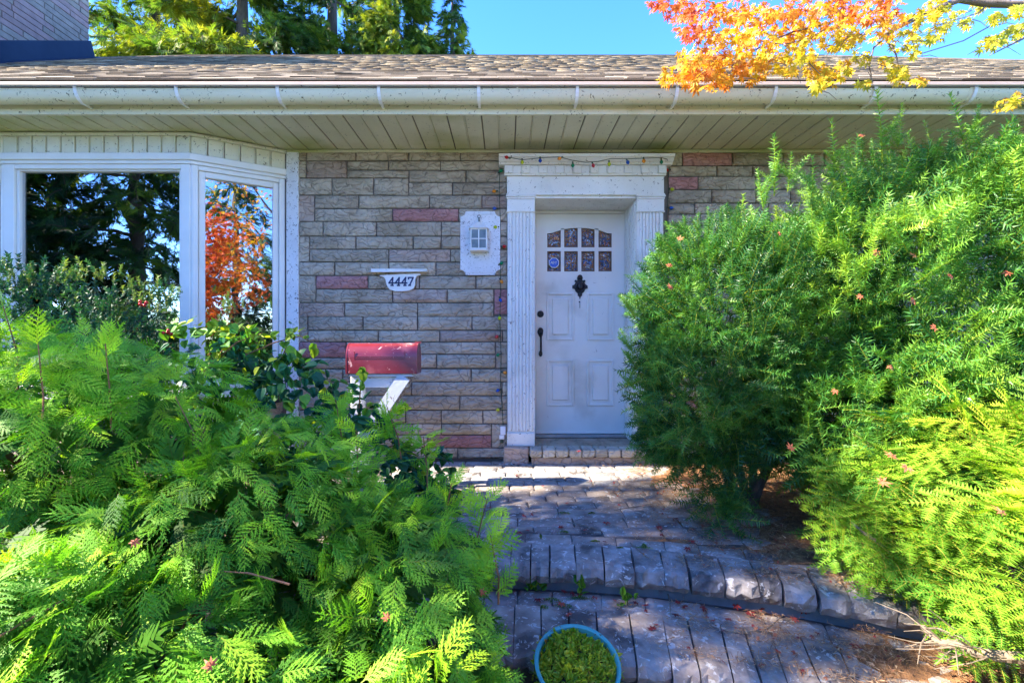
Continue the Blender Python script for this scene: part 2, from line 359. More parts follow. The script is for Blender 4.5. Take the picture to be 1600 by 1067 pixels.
def lead_glass():
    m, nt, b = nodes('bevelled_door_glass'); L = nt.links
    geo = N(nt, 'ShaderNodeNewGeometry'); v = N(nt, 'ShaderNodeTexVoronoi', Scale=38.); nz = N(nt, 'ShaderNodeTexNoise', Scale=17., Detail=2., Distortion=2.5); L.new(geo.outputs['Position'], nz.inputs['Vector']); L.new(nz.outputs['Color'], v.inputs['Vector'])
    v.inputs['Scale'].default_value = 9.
    cr = ramp(nt, [(.28, (.012,.012,.02)), (.38, (.03,.12,.30)), (.43, (.02,.012,.012)), (.50, (.45,.17,.03)), (.54, (.04,.02,.02)), (.60, (.30,.40,.50)), (.66, (.02,.015,.015)), (.72, (.55,.30,.08))]); L.new(nz.outputs[0], cr.inputs[0])  # amber, blue and dark tones painted in as blurred reflections of the surroundings
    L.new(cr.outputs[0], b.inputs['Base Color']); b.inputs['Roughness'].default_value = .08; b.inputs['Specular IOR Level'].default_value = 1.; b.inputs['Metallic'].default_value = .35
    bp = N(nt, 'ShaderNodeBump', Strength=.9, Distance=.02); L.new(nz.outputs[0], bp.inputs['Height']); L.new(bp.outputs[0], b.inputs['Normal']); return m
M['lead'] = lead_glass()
def bulb_mat(n, c):
    m, nt, b = nodes(n); b.inputs['Base Color'].default_value = (*c, 1); b.inputs['Roughness'].default_value = .22; b.inputs['Transmission Weight'].default_value = .15; return m
for n_, c_ in (('bred', (.55,.02,.02)), ('bgreen', (.0,.22,.08)), ('bblue', (.01,.07,.40)), ('borange', (.85,.28,.02)), ('byellow', (.55,.58,.02))): M[n_] = bulb_mat(n_ + '_bulb', c_)

# ------------------------------------------------------------------ the house
house = thing('house', (0, WY, 0), 'single-storey house with split stone wall, bay window and white front door', 'house')
HX0, HX1 = -7.6, 8.6
wall = ob('wall', MB().box(HX0, WY, -.3, .03, WY+.25, SOFZ-.004).box(1.30, WY, -.3, HX1, WY+.25, SOFZ-.004).box(.03, WY+.002, 2.25, 1.30, WY+.25, SOFZ-.004), M['mortar'], house)
wl_s = ob('side_wall', MB().box(HX0, WY+.25, -.3, HX0+.2, 11.6, SOFZ-.004).box(HX1-.2, WY+.25, -.3, HX1, 11.6, SOFZ-.004).box(HX0+.2, 11.4, -.3, HX1-.2, 11.6, SOFZ-.004), M['grey'], house)
def stone(x0, x1, z0, z1, code='g', par=None, y=WY, name='stone', g=.005):
    x0 += g; x1 -= g; z0 += g; z1 -= g
    if x1 - x0 < .012 or z1 - z0 < .012: return
    nx = max(2, min(6, round((x1-x0)/.07))); nz = 3; mb = MB(); v = []
    tilt = rr(-.004, .004); bulge = rr(.008, .016)
    for j in range(nz+1):
        for i in range(nx+1):
            edge = i in (0, nx) or j in (0, nz)
            yy = y - .013 + rr(-.002, .002) if edge else y - .013 - bulge + rr(-.006, .006) + tilt * (i/nx-.5)
            fx = i/nx; fz = j/nz
            if j == 1: fz = .2
            if j == 2: fz = .8
            if i == 1 and nx > 2: fx = min(fx, .014/(x1-x0))
            if i == nx-1 and nx > 2: fx = max(fx, 1-.014/(x1-x0))
            ex = rr(-.0015, .0015) if edge else 0
            v.append((x0 + (x1-x0)*fx + ex, yy, z0 + (z1-z0)*fz + ex))
    k = nx + 1; fs = [(j*k+i, j*k+i+1, (j+1)*k+i+1, (j+1)*k+i) for j in range(nz) for i in range(nx)]
    rim = [i for i in range(k)] + [j*k+nx for j in range(1, nz+1)] + [nz*k+i for i in range(nx-1, -1, -1)] + [j*k for j in range(nz-1, 0, -1)]
    o = len(v)
    for r_ in rim: v.append((v[r_][0], y + .01, v[r_][2]))
    n = len(rim); fs += [(rim[a], o+a, o+(a+1) % n, rim[(a+1) % n]) for a in range(n)]
    mb.add(v, fs); return ob(name, mb, M[{'g': 'grey', 'p': 'pink', 't': 'tan'}[code]], par or wall, smooth=True)
def Z4(zx, zy): return (440 + .2624*zx, 220 + .2624*zy)
def Z5(zx, zy): return (440 + .2624*zx, 480 + .2624*zy)
ROWS = [  # (zoom, y0, y1, stones "x0 x1 code")
 (4, 68, 124, '98 150 g,150 444 g,444 757 g,757 1066 g,1066 1346 g'), (4, 124, 226, '98 150 g,150 392 t'),
 (4, 124, 180, '392 638 g,638 948 g,948 1346 g'), (4, 180, 226, '392 760 g'), (4, 180, 252, '760 1099 g,1099 1346 g'),
 (4, 226, 328, '98 303 g,303 550 g,550 758 g'), (4, 252, 328, '758 1018 g,1018 1346 g'),
 (4, 328, 484, '98 200 t'), (4, 328, 406, '200 462 g,462 882 g,882 1194 g,1194 1346 t'), (4, 406, 484, '200 662 g,662 1055 p,1055 1346 g'),
 (4, 484, 571, '104 250 g,250 567 g,567 952 g,952 1150 g,1150 1346 g'), (4, 571, 724, '104 170 g'), (4, 571, 648, '170 445 g,445 785 g,785 952 g,952 1346 g'),
 (4, 648, 724, '170 640 g,640 1006 t,1006 1346 g'), (4, 724, 804, '104 318 g,318 640 g,640 920 g,920 1346 g'),
 (4, 804, 965, '104 208 g'), (4, 804, 884, '208 517 p,517 798 g,798 822 t,822 1157 g,1157 1346 g'),
 (4, 884, 965, '208 662 g,662 987 t,987 1264 g'), (4, 884, 1035, '1264 1346 p'), (4, 965, 1049, '104 378 t,378 811 g,811 1264 g'),
 (5, 54, 206, '104 160 g'), (5, 54, 138, '160 487 g,487 811 g,811 1134 g,1134 1346 g'), (5, 138, 206, '160 577 g,577 943 g,943 1315 t,1315 1346 g'),
 (5, 206, 300, '104 387 p'), (5, 206, 280, '387 800 g,800 1274 g'), (5, 206, 363, '1274 1346 g'), (5, 300, 366, '104 400 g'), (5, 280, 363, '400 700 g,700 924 g,924 1274 g'),
 (5, 366, 443, '104 367 g,367 500 g,500 776 g,776 1129 g,1129 1346 g'), (5, 443, 525, '104 420 g,420 776 g,776 1312 g,1312 1346 g'),
 (5, 525, 612, '104 330 g,330 680 g,680 1062 g,1062 1346 g'), (5, 612, 692, '104 400 g,400 740 g,740 952 g,952 1199 g,1199 1346 g'),
 (5, 692, 758, '104 500 g,500 780 g,780 952 g,952 1250 g'), (5, 692, 835, '1250 1346 g'), (5, 758, 835, '104 560 g,560 872 g,872 1250 p'),
 (5, 835, 900, '104 450 g,450 760 g,760 1050 g,1050 1340 g')]
for zm, a, b_, ss in ROWS:
    z = Z4 if zm == 4 else Z5
    for s_ in ss.split(','):
        p = s_.split(); q0 = z(float(p[0]), a); q1 = z(float(p[1]), b_); A = W(*q0, WY); B = W(*q1, WY); stone(A.x, B.x, B.z, A.z, p[2])
def courses(x0, x1, z0, z1, y=WY, par=None, name='stone', pp=.07, wmin=.22, wmax=.5):
    z = z1
    while z > z0 + .03:
        h = min(rr(.088, .118), z - z0); x = x0 - rr(0, .2)
        while x < x1 - .02:
            w = rr(wmin, wmax); e = min(x + w, x1)
            if x1 - e < .08: e = x1
            stone(max(x, x0), e, z - h, z, 'p' if random.random() < pp else 't' if random.random() < .08 else 'g', par, y, name); x = e
        z -= h
courses(1.385, 3.0, -.12, 2.62); courses(-4.9, -4.42, .35, 2.62)
mbs = MB()   # what lies behind the shrubs and past the frame: coarser
def far_courses(x0, x1, z0, z1):
    z = z1
    while z > z0 + .03:
        h = rr(.09, .118); x = x0
        while x < x1 - .03:
            e = min(x + rr(.25, .5), x1); mbs.box(x+.005, WY-.016, max(z-h, z0)+.005, e-.005, WY+.01, z-.005, .006); x = e
        z -= h
far_courses(3.0, HX1, -.12, 2.62); far_courses(HX0, -4.9, -.12, 2.62); far_courses(-4.42, -1.9, -.12, .62)
tag(ob('stone_courses', mbs, M['grey'], wall), kind='stuff')

# corner board between bay and stone, and trim under the soffit
A = W(447.5, 238, WY-.02); B = W(466.5, 600, WY-.02)
ob('corner_board', MB().box(A.x, WY-.026, -.05, B.x, WY+.01, A.z, .004), M['speck'], house)
ob('soffit_trim', MB().box(-1.86, WY-.028, SOFZ-.028, 8.6, WY-.004, SOFZ-.003, .005), M['soffit'], house)
# soffit boards
sof = ob('soffit', MB().box(HX0-.64, EY+.012, SOFZ+.009, HX1+.64, WY+.2, SOFZ+.03), M['mortar'], house)
pitch = .1255; x = -6.2; i = 0
x0s = W(752, 181, EY).x
k0 = math.floor((-6.4 - x0s)/pitch)
for k in range(k0, k0 + 108):
    xa = x0s + k*pitch; b1 = MB().box(xa+.0045, EY+.004, SOFZ+.0005, xa+pitch-.0045, WY+.05, SOFZ+.012, .004)
    if k % 2 == 0: b1.box(xa+pitch-.004, EY+.004, SOFZ-.005, xa+pitch+.004, WY+.05, SOFZ+.004, .0015)
    ob('soffit_board', b1, M['soffit'], sof)
# fascia and gutter
ob('fascia', MB().box(HX0-.64, EY-.022, SOFZ-.006, HX1+.64, EY+.003, 2.80, .003), M['gutter'], house)
GZ, GY, GR = 2.775, EY-.022-.066, .064
prof = [(GY + GR*math.cos(t), GZ - .004 - (GR+.028)*abs(math.sin(t))**.9) for t in [math.pi*i/14 for i in range(15)]]
inn = [(GY + (GR-.004)*math.cos(t), GZ - .004 - (GR+.023)*abs(math.sin(t))**.9) for t in [math.pi*i/14 for i in range(15)]]
lip = [(GY-GR-.006, GZ+.002), (GY-GR-.002, GZ+.006), (GY-GR+.004, GZ+.004)]
gut = ob('gutter', MB().extrude_x(prof + lip + inn[::-1], HX0-.64, HX1+.64), M['gutter'], house, smooth=True)
gb_ = GY - GR
for px in [118-158*2, 118-158, 118, 276, 434, 592, 748, 902, 1058, 1212, 1368, 1524] + [1524+155*k for k in range(1, 10)]:
    xb = (px - CX)/F*(GY-GR)
    mb = MB(); pth = [(xb, GY + (GR+.010)*math.cos(t), GZ + .006 - (GR+.040)*abs(math.sin(t))**.9) for t in [math.pi*i/12 for i in range(2, 13)]]
    for a, b_ in zip(pth[:-1], pth[1:]):
        a, b_ = Vector(a), Vector(b_); nn = Vector((0, -(b_.z-a.z), b_.y-a.y)).normalized()*.003
        q = [(a + Vector((s*.011, 0, 0)) + nn*t) for s in (-1, 1) for t in (-1, 1)] + [(b_ + Vector((s*.011, 0, 0)) + nn*t) for s in (-1, 1) for t in (-1, 1)]
        mb.add(q, [(0,1,3,2),(4,5,7,6),(0,4,5,1),(2,3,7,6),(0,2,6,4),(1,3,7,5)])
    mb.box(xb-.009, GY-.0, GZ-GR-.036, xb+.009, EY-.021, GZ-GR-.028)
    ob('gutter_bracket', mb, M['bracket'], gut)
# joint in the gutter
for px in (136, 1510, 808):
    xb = (px-CX)/F*GY; ob('gutter_joint', MB().extrude_x([(GY + (GR+.0025)*math.cos(t), GZ - .004 - (GR+.031)*abs(math.sin(t))**.9) for t in [math.pi*i/14 for i in range(15)]], xb-.006 if px == 808 else xb-.035, xb+.006 if px == 808 else xb+.035), M['gutter'], gut, smooth=True)
# ------------------------------------------------------------------ roof
S_ = .63; RY0, RZ0 = 3.30, 2.795; RYr = 7.4; RZr = RZ0 + (RYr-RY0)*S_
ex0, ex1, rx0, rx1 = HX0-.66, HX1+.66, -4.9-.0, 4.9
ex0, ex1 = -9.0, 9.0; rx0, rx1 = ex0+4.1, ex1-4.1
def roofmat():
    m, nt, b = nodes('asphalt_shingle'); L = nt.links
    geo = N(nt, 'ShaderNodeNewGeometry'); oi = N(nt, 'ShaderNodeObjectInfo'); at = N(nt, 'ShaderNodeAttribute', attribute_name='tint')
    n1 = N(nt, 'ShaderNodeTexNoise', Scale=1.2, Detail=6.); L.new(geo.outputs['Position'], n1.inputs['Vector'])
    n2 = N(nt, 'ShaderNodeTexNoise', Scale=260., Detail=3.); L.new(geo.outputs['Position'], n2.inputs['Vector'])
    md = N(nt, 'ShaderNodeMath', operation='ADD'); L.new(at.outputs['Fac'], md.inputs[0]); mh = N(nt, 'ShaderNodeMath', operation='MULTIPLY'); L.new(n1.outputs[0], mh.inputs[0]); mh.inputs[1].default_value = .35; L.new(mh.outputs[0], md.inputs[1])
    cr = ramp(nt, [(.12, (.11,.085,.06)), (.4, (.25,.195,.13)), (.75, (.38,.31,.215)), (1., (.50,.42,.30))]); L.new(md.outputs[0], cr.inputs[0])
    gr = ramp(nt, [(.35, .6), (.65, 1.2)]); L.new(n2.outputs[0], gr.inputs[0]); col = mix(nt, cr.outputs[0], gr.outputs[0], 1., 'MULTIPLY')
    L.new(col, b.inputs['Base Color']); b.inputs['Roughness'].default_value = .9; b.inputs['Specular IOR Level'].default_value = .2
    bp = N(nt, 'ShaderNodeBump', Strength=.5, Distance=.004); L.new(n2.outputs[0], bp.inputs['Height']); L.new(bp.outputs[0], b.inputs['Normal']); return m
M['shingle'] = roofmat()
e = -.03
roof = ob('roof', MB().add([(ex0, RY0, RZ0+e), (ex1, RY0, RZ0+e), (rx1, RYr, RZr+e), (rx0, RYr, RZr+e), (ex0, 11.5, RZ0+e), (ex1, 11.5, RZ0+e), (ex0, RY0+.02, RZ0-.06), (ex1, RY0+.02, RZ0-.06), (ex0, 11.5, RZ0-.06), (ex1, 11.5, RZ0-.06)],
    [(0,1,2,3), (3,2,5,4), (1,5,2), (0,3,4), (0,6,7,1), (4,5,9,8), (1,7,9,5), (0,4,8,6), (6,8,9,7)]), M['shingle'], house)
for n_, dta in (('tint', .3), ('wood', 0.)):
    pass
# courses of shingles: the lowest 300 in view as parts, the rest joined
expo = .135; ln = math.hypot(1, S_); cosr, sinr = 1/ln, S_/ln
nrow = int((RYr-RY0)*ln/expo); VV, FF, TT = [], [], []; count = 0
def shingle_box(x0, x1, s0, s1, th, lift):
    def pt(x, s, h): return (x, RY0 + s*cosr - h*sinr - .012, RZ0 + s*sinr + h*cosr)
    return [pt(x0, s0, lift), pt(x1, s0, lift), pt(x1, s1, 0.0), pt(x0, s1, 0.0), pt(x0, s0, lift+th), pt(x1, s0, lift+th), pt(x1, s1, .004), pt(x0, s1, .004)], [(0,3,2,1),(4,5,6,7),(0,1,5,4),(1,2,6,5),(2,3,7,6),(3,0,4,7)]
for r_ in range(nrow):
    s0 = r_*expo; f = s0*cosr/(RYr-RY0); xa, xb = ex0 + f*4.1, ex1 - f*4.1; x = xa - rr(0, .1)
    while x < xb:
        w = rr(.10, .30); w = w if r_ else .33; x1_ = min(x+w, xb); dy = rr(-.012, .012) if r_ else 0
        v, fs = shingle_box(max(x, xa), x1_-.003, s0+dy-.002, s0+expo+.04, random.choice((.002, .004, .006)) if r_ else .009, .008)
        tv = random.choice((.15, .4, .5, .6, .75)) + rr(-.1, .1)
        if x1_ - max(x, xa) > .02:
            d0 = RY0 + s0*cosr; ppx = CX + F*(.5*(x+x1_))/d0
            if r_ < 9 and -40 < ppx < 1640 and count < 300:
                mb = MB().add(v, fs); o = ob('shingle', mb, M['shingle'], roof); a = o.data.attributes.new('tint', 'FLOAT', 'POINT'); a.data.foreach_set('value', [tv]*8); count += 1
            else:
                o_ = len(VV); VV += v; TT += [tv]*8
                for q in fs: FF += [(q[0]+o_, q[1]+o_, q[2]+o_), (q[0]+o_, q[2]+o_, q[3]+o_)]
        x = x1_
rawmesh('shingle_courses', np.array(VV, float), np.array(FF), np.array(TT), np.zeros(len(TT)), M['shingle'], roof)
ob('ridge_cap', MB().tube([(rx0, RYr, RZr+.0), (0, RYr, RZr+.0), (rx1, RYr, RZr+.0)], .035, 6), M['shingle'], roof)
for xr, xe in ((rx0, ex0), (rx1, ex1)): ob('hip_cap', MB().tube([(xr, RYr, RZr), (xe, RY0, RZ0)], .028, 6), M['shingle'], roof)
ob('drip_edge', MB().box(ex0, RY0-.030, RZ0-.034, ex1, RY0-.022, RZ0-.010, .002), M['drip'], roof)
# chimney
cx1 = -5.70; cy0, cy1 = 4.55, 6.56
chim = ob('chimney', MB().box(-7.4, cy0, 2.7, cx1, cy1, 7.2), M['mortar'], house)
def roofz(y): return RZ0 + (y-RY0)*S_
z = 3.7; cm = {}; r_ = 0
while z < 7.15:
    h = .074; y = cy0 - (r_ % 2)*.13
    while y < cy1 - .02:
        e_ = min(y + .5 + (.0 if r_ % 3 else -.13), cy1); ya = max(y, cy0)
        if z + h > roofz(ya) - .05 and e_ > ya + .02:
            ob('brick', MB().box(cx1-.01, ya+.005, z+.005, cx1+.012+rr(0, .004), e_-.005, z+h-.002, .004), M['chim%d' % random.choice((0, 0, 0, 1))] if 'chim0' in M else M['grey'], chim)
        y = e_
    x = -7.4 + (r_ % 2)*.1
    z += h; r_ += 1
mbc = MB(); z = 3.2
while z < 7.15:
    x = -7.4 - (r_ % 2)*.2
    while x < cx1 - .02:
        e_ = min(x+.42, cx1+.008); mbc.box(max(x, -7.4)+.005, cy0-.012, z+.005, e_-.005, cy0+.01, z+.070, .004); x = e_
    z += .074; r_ += 1
tag(ob('brick_courses', mbc, M['grey'], chim), kind='stuff')
ob('cap', MB().box(-7.5, cy0-.1, 7.2, cx1+.1, cy1+.1, 7.32, .01), M['tan'], chim)
fl = MB(); ft = .27
fl.add([(cx1+.03, cy0-.1, roofz(cy0-.1)+.035), (cx1+.03, cy1+.07, roofz(cy1+.07)+.035), (cx1+.018, cy1+.02, roofz(cy1)+ft), (cx1+.018, cy0-.02, roofz(cy0)+ft),
        (cx1+.14, cy0-.1, roofz(cy0-.1)+.02), (cx1+.14, cy1+.12, roofz(cy1+.12)+.02), (cx1-.02, cy1+.02, roofz(cy1)+ft), (cx1-.02, cy0-.02, roofz(cy0)+ft), (-7.5, cy1+.07, roofz(cy1)+.0), (-7.5, cy1+.02, roofz(cy1)+ft)],
       [(0,1,2,3), (4,5,1,0), (3,2,6,7), (1,8,9,2), (1,5,8)])
fo = ob('flashing', fl, M['flash'], chim); fo.modifiers.new('thick', 'SOLIDIFY').thickness = .004

# ------------------------------------------------------------------ bay window
BF = 3.745; bxl, bxr = W(6, 0, BF).x, W(298, 0, BF).x; bxe = W(446, 0, WY).x; bxw = bxl - (bxe - bxr)
def bz(py): return CZ + (CY-py)/F*BF
zt, zm1, zm2, zg, zsill = SOFZ-.002, bz(243), bz(256), bz(262), .62
corners = [(bxw, WY), (bxl, BF), (bxr, BF), (bxe, WY)]
bay = ob('bay_window', MB().slab([(bxw+.04, WY-.01), (bxl+.02, BF+.05), (bxr-.02, BF+.05), (bxe-.04, WY-.01)], zm1+.0, zt-.004), M['wtrim'], house)
ob('window_sill', MB().slab([(bxw-.02, WY-.01), (bxl-.02, BF-.04), (bxr+.02, BF-.04), (bxe+.02, WY-.01)], zsill-.05, zsill), M['wtrim'], bay)
ob('bay_base', MB().slab([(bxw+.03, WY-.012), (bxl+.01, BF+.02), (bxr-.01, BF+.02), (bxe-.03, WY-.012)], -.2, zsill-.052), M['grey'], bay)
def side_mb(p0, p1, boxes):
    """boxes (u0, v0, z0, u1, v1, z1, chamfer): u along the side from p0, v outwards"""
    p0, p1 = Vector((*p0, 0)), Vector((*p1, 0)); d = (p1-p0).normalized(); n = Vector((d.y, -d.x, 0)); mb = MB()
    for b in boxes:
        t = MB().box(b[0], b[1], b[2], b[3], b[4], b[5], b[6] if len(b) > 6 else 0); mb.add([p0 + d*x + n*y + Vector((0, 0, z_)) for x, y, z_ in t.v], t.f)
    return mb
sides = [(corners[1], corners[2], 'front'), (corners[2], corners[3], 'right'), (corners[0], corners[1], 'left')]
for p0, p1, kd in sides:
    Ls = (Vector(p1)-Vector(p0)).length; sp = .116
    nb = round(Ls/sp); sp = Ls/nb
    for k in range(nb):
        bx_ = [(k*sp+.003, -.03, zm1+.013, (k+1)*sp-.003, .004, zt-.03, .003)]
        ob('siding_board', side_mb(p0, p1, bx_ + [((k+1)*sp-.011, .0, zm1+.013, (k+1)*sp-.003, .013, zt-.03, .002)]), M['cream'], bay)
    ob('top_moulding', side_mb(p0, p1, [(-.01, -.02, zt-.03, Ls+.01, .022, zt-.003, .006)]), M['cream'], bay)
    ob('head_trim', side_mb(p0, p1, [(-.012, -.04, zm2+.022, Ls+.012, .03, zm1+.012, .006), (-.006, -.04, zm2-.005, Ls+.006, .016, zm2+.0215, .004)]), M['wtrim'], bay)
    # frame of jambs and head, a second step, then the pane
    jl, jr = (.085, .075) if kd == 'front' else (.055, .05)
    fz0 = zsill+.002; fz1 = zm2-.0055
    if kd != 'front': jl, jr = (.05, .05)
    ob('window_frame', side_mb(p0, p1, [(.004, -.06, fz0, jl, .008, fz1, .004), (Ls-jr, -.06, fz0, Ls-.004, .008, fz1, .004), (jl+.0005, -.06, fz1-.035, Ls-jr-.0005, .004, fz1, .003), (jl+.0005, -.06, fz0, Ls-jr-.0005, .02, fz0+.05, .004)]), M['wtrim'], bay)
    il, ir = jl+.001, Ls-jr-.001; w_ = .022 if kd == 'front' else .045
    sash = ob('sash', side_mb(p0, p1, [(il, -.07, fz0+.051, il+w_, -.012, fz1-.036, .003), (ir-w_, -.07, fz0+.051, ir, -.012, fz1-.036, .003), (il+w_+.0005, -.07, fz1-.036-(w_ if kd != 'front' else .012), ir-w_-.0005, -.012, fz1-.036, .003), (il+w_+.0005, -.07, fz0+.051, ir-w_-.0005, -.012, fz0+.09, .003)]
        + ([(il+.0105, -.012, 1.32, il+.02, .0, 1.36, .002)] if kd == 'left' else [(ir-.02, -.012, 1.32, ir-.0105, .0, 1.36, .002)] if kd == 'right' else [])), M['wtrim'], bay)
    ob('pane', side_mb(p0, p1, [(il+w_-.004, -.045, fz0+.085, ir-w_+.004, -.038, fz1-.036-(w_ if kd != 'front' else .012)+.004)]), M['glass'], bay)
for cx_, cy_ in (corners[1], corners[2]): ob('corner_post', MB().box(cx_-.028, cy_+.0, zsill+.004, cx_+.028, cy_+.05, zm2-.007, .008), M['wtrim'], bay)
# the dark room behind the panes
ob('room', MB().box(-4.6, WY+.26, -.1, -1.4, 7.0, 2.55).box(-4.4, BF+.2, .5, -1.9, WY+.3, .56), M['dark'], bay)
cu = MB(); n_ = 26
xs_ = [(bxl+.10+.12*k/n_, BF+.13+.012*math.sin(k*1.5)) for k in range(n_+1)]
cu.add([(x_, y_, z_) for x_, y_ in xs_ for z_ in (.66, zg+.04)], [(2*k, 2*k+2, 2*k+3, 2*k+1) for k in range(n_)])
co_ = ob('curtain', cu, M['curtain'], bay, smooth='all'); co_.modifiers.new('thick', 'SOLIDIFY').thickness = .003

# ------------------------------------------------------------------ door surround
def PX(px, d=PY): return (px-CX)/F*d
def PZ(py, d=PY): return CZ + (CY-py)/F*d
zb, zc, zcap = .133, PZ(305), PZ(329)
for a, b_ in ((PX(793), PX(834.5)), (PX(996.5), PX(1037))):
    rec = (a < .5); pl = ob('pilaster', MB().box(a, PY+.012, zb+.11, b_, WY+.30, zcap-.004), M['white'], house)
    w = b_ - a; nf = 7; fw = (w-.02)/nf
    for k in range(nf):
        ob('fluting', MB().box(a+.01+k*fw+.003, PY, zb+.125, a+.01+(k+1)*fw-.003, PY+.02, zcap-.012, .004), M['white'], pl)
    ob('plinth', MB().box(a-.004, PY-.006, zb, b_+.004, WY+.30, zb+.11, .004), M['white'], pl)
    ob('capital', MB().box(a-.004, PY-.004, zcap-.004, b_+.004, WY+.2, zc-.035, .003).box(a-.010, PY-.012, zcap-.016, b_+.010, WY+.2, zcap-.0045, .004).box(a-.008, PY-.010, zc-.0345, b_+.008, WY+.2, zc-.018, .003).box(a-.014, PY-.018, zc-.0175, b_+.014, WY+.2, zc-.001, .004), M['white'], pl)
# lintel, cornice with dentils
xl, xr = PX(792), PX(1038); ent = ob('lintel', MB().box(xl, PY+.006, zc, xr, WY+.2, PZ(275), .003).box(xl-.006, PY-.004, zc+.0005, xr+.006, PY+.02, zc+.014, .003), M['white'], house)
cz0, cz1 = PZ(275), PZ(262)
dn = 10; xd0, xd1 = PX(788), PX(1040)
ob('cornice', MB().box(xd0, PY-.018, cz0+.0005, xd1, WY+.2, cz1+.012).extrude_x([(WY+.05, cz1+.0125), (PY-.035, cz1+.0125), (PY-.05, cz1+.028), (PY-.062, cz1+.030), (PY-.085, cz1+.052), (PY-.10, cz1+.055), (PY-.10, PZ(247, PY)), (WY+.05, PZ(247, PY))], xd0-.045, xd1+.045), M['white'], ent)
for k in range(2*dn-1):
    if k % 2 == 0 or True:
        wd = (xd1-xd0)/(2*dn-1); pr = .036 if k % 2 == 0 else .024
        ob('dentil', MB().box(xd0+k*wd+.002, PY-pr, cz0+.012, xd0+(k+1)*wd-.002, PY-.012, cz1+.009, .003), M['white'], ent)
# recess: ceiling, side faces, door frame
ob('recess_ceiling', MB().box(PX(834.5)-.02, PY+.02, PZ(309), PX(996.5)+.02, DY-.002, PZ(309)+.03), M['white'], house)
jb = ob('side_jamb', MB().box(1.103, PY+.014, zb+.0, 1.125, DY+.05, PZ(309)-.001), M['white'], house)
for k in range(5): ob('fluting', MB().box(1.095, PY+.05+k*.07, zb+.02, 1.104, PY+.05+k*.07+.052, PZ(309)-.03, .003), M['white'], jb)
ob('side_jamb', MB().box(.222, PY+.014, zb, .246, DY+.05, PZ(309)-.001), M['white'], house)
dx0, dx1, dz0, dz1 = .277, 1.095, .156, 2.188
ob('door_frame', MB().box(.247, DY-.03, .14, dx0-.002, DY+.06, PZ(309)-.002, .004).box(dx1+.001, DY-.012, .14, 1.1025, DY+.06, PZ(309)-.002).box(.2475, DY-.02, dz1+.003, 1.102, DY+.06, PZ(309)-.003, .004), M['cwhite'], house)
ob('door_backing', MB().box(.2, DY+.07, 0, 1.15, DY+.09, 2.3), M['dark'], house)
# door slab with a cut-out for the lights
def QX(zx): return (760 + .2625*zx - CX)/F*DY
def QZ(zy): return CZ + (CY - (220 + .2625*zy))/F*DY
def RZ_(zy): return CZ + (CY - (460 + .2625*zy))/F*DY
gx = [(362, 443), (463, 544), (565, 644), (667, 746)]
lo0, lo1 = QZ(778), QZ(657); up0 = QZ(635)
door = MB(); y0, y1 = DY, DY+.045
door.box(dx0, y0, dz0, dx1, y1, lo0); door.box(dx0, y0, lo0, QX(362), y1, dz1); door.box(QX(746), y0, lo0, dx1, y1, dz1)
for (a, b_), (c_, d_) in zip(gx[:-1], gx[1:]): door.box(QX(b_), y0, lo0, QX(c_), y1, QZ(522))
for a, b_ in gx: door.box(QX(a), y0, lo1, QX(b_), y1, up0)
def arch(zx):
    t = (zx - 554)/192.0; return QZ(519 + 32*min(1, abs(t)*1.15)**2.2)
top = [(QX(zx), arch(zx)) for zx in np.linspace(362, 746, 25)] + [(QX(746), dz1), (QX(362), dz1)]
for k in range(24):
    a, b_ = top[k], top[k+1]; door.prism([a, b_, (b_[0], dz1), (a[0], dz1)], y0, y1)
dr = ob('door', door, M['cwhite'], house)
for a, b_ in gx:
    pts = np.linspace(a, b_, 7)
    for lo, up in ((lo0, None), (up0, 'arch')):
        if up is None: poly = [(QX(a), lo0), (QX(b_), lo0), (QX(b_), lo1), (QX(a), lo1)]
        else: poly = [(QX(a), up0), (QX(b_), up0)] + [(QX(z_), arch(z_)) for z_ in pts[::-1]]
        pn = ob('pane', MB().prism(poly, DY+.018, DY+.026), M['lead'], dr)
        # thin brown rim round each pane
        cxm = sum(p[0] for p in poly)/len(poly); czm = sum(p[1] for p in poly)/len(poly); mb = MB(); n = len(poly)
        inn_ = [(cxm + (p[0]-cxm)*.84, czm + (p[1]-czm)*.88) for p in poly]
        for k in range(n): mb.prism([poly[k], poly[(k+1) % n], inn_[(k+1) % n], inn_[k]], DY+.006, DY+.0175)
        ob('pane_rim', mb, M['rim'] if 'rim' in M else M['curtain'], dr)
# raised panels: moulding frame and field
for a, b_ in ((357, 522), (597, 759)):
    for z0_, z1_ in ((QZ(904), RZ_(274)), (RZ_(387), RZ_(663))):
        x0_, x1_ = QX(a), QX(b_); zt_, zb_ = max(z0_, z1_), min(z0_, z1_)
        fr = MB(); w = .022
        fr.box(x0_, DY-.014, zb_, x0_+w, DY+.002, zt_, .005).box(x1_-w, DY-.014, zb_, x1_, DY+.002, zt_, .005).box(x0_+w-.002, DY-.0135, zb_, x1_-w+.002, DY+.002, zb_+w, .005).box(x0_+w-.002, DY-.0135, zt_-w, x1_-w+.002, DY+.002, zt_, .005)
        fr.box(x0_+.052, DY-.015, zb_+.052, x1_-.052, DY+.002, zt_-.052, .009)
        ob('door_panel', fr, M['cwhite'], dr)
ob('door_sweep', MB().box(dx0, DY-.006, dz0+.002, dx1, DY+.001, dz0+.03, .003), M['cwhite'], dr)
ob('door_sill', MB().box(.247, DY-.05, .128, 1.1025, DY+.06, .152, .004), M['thresh'], house)
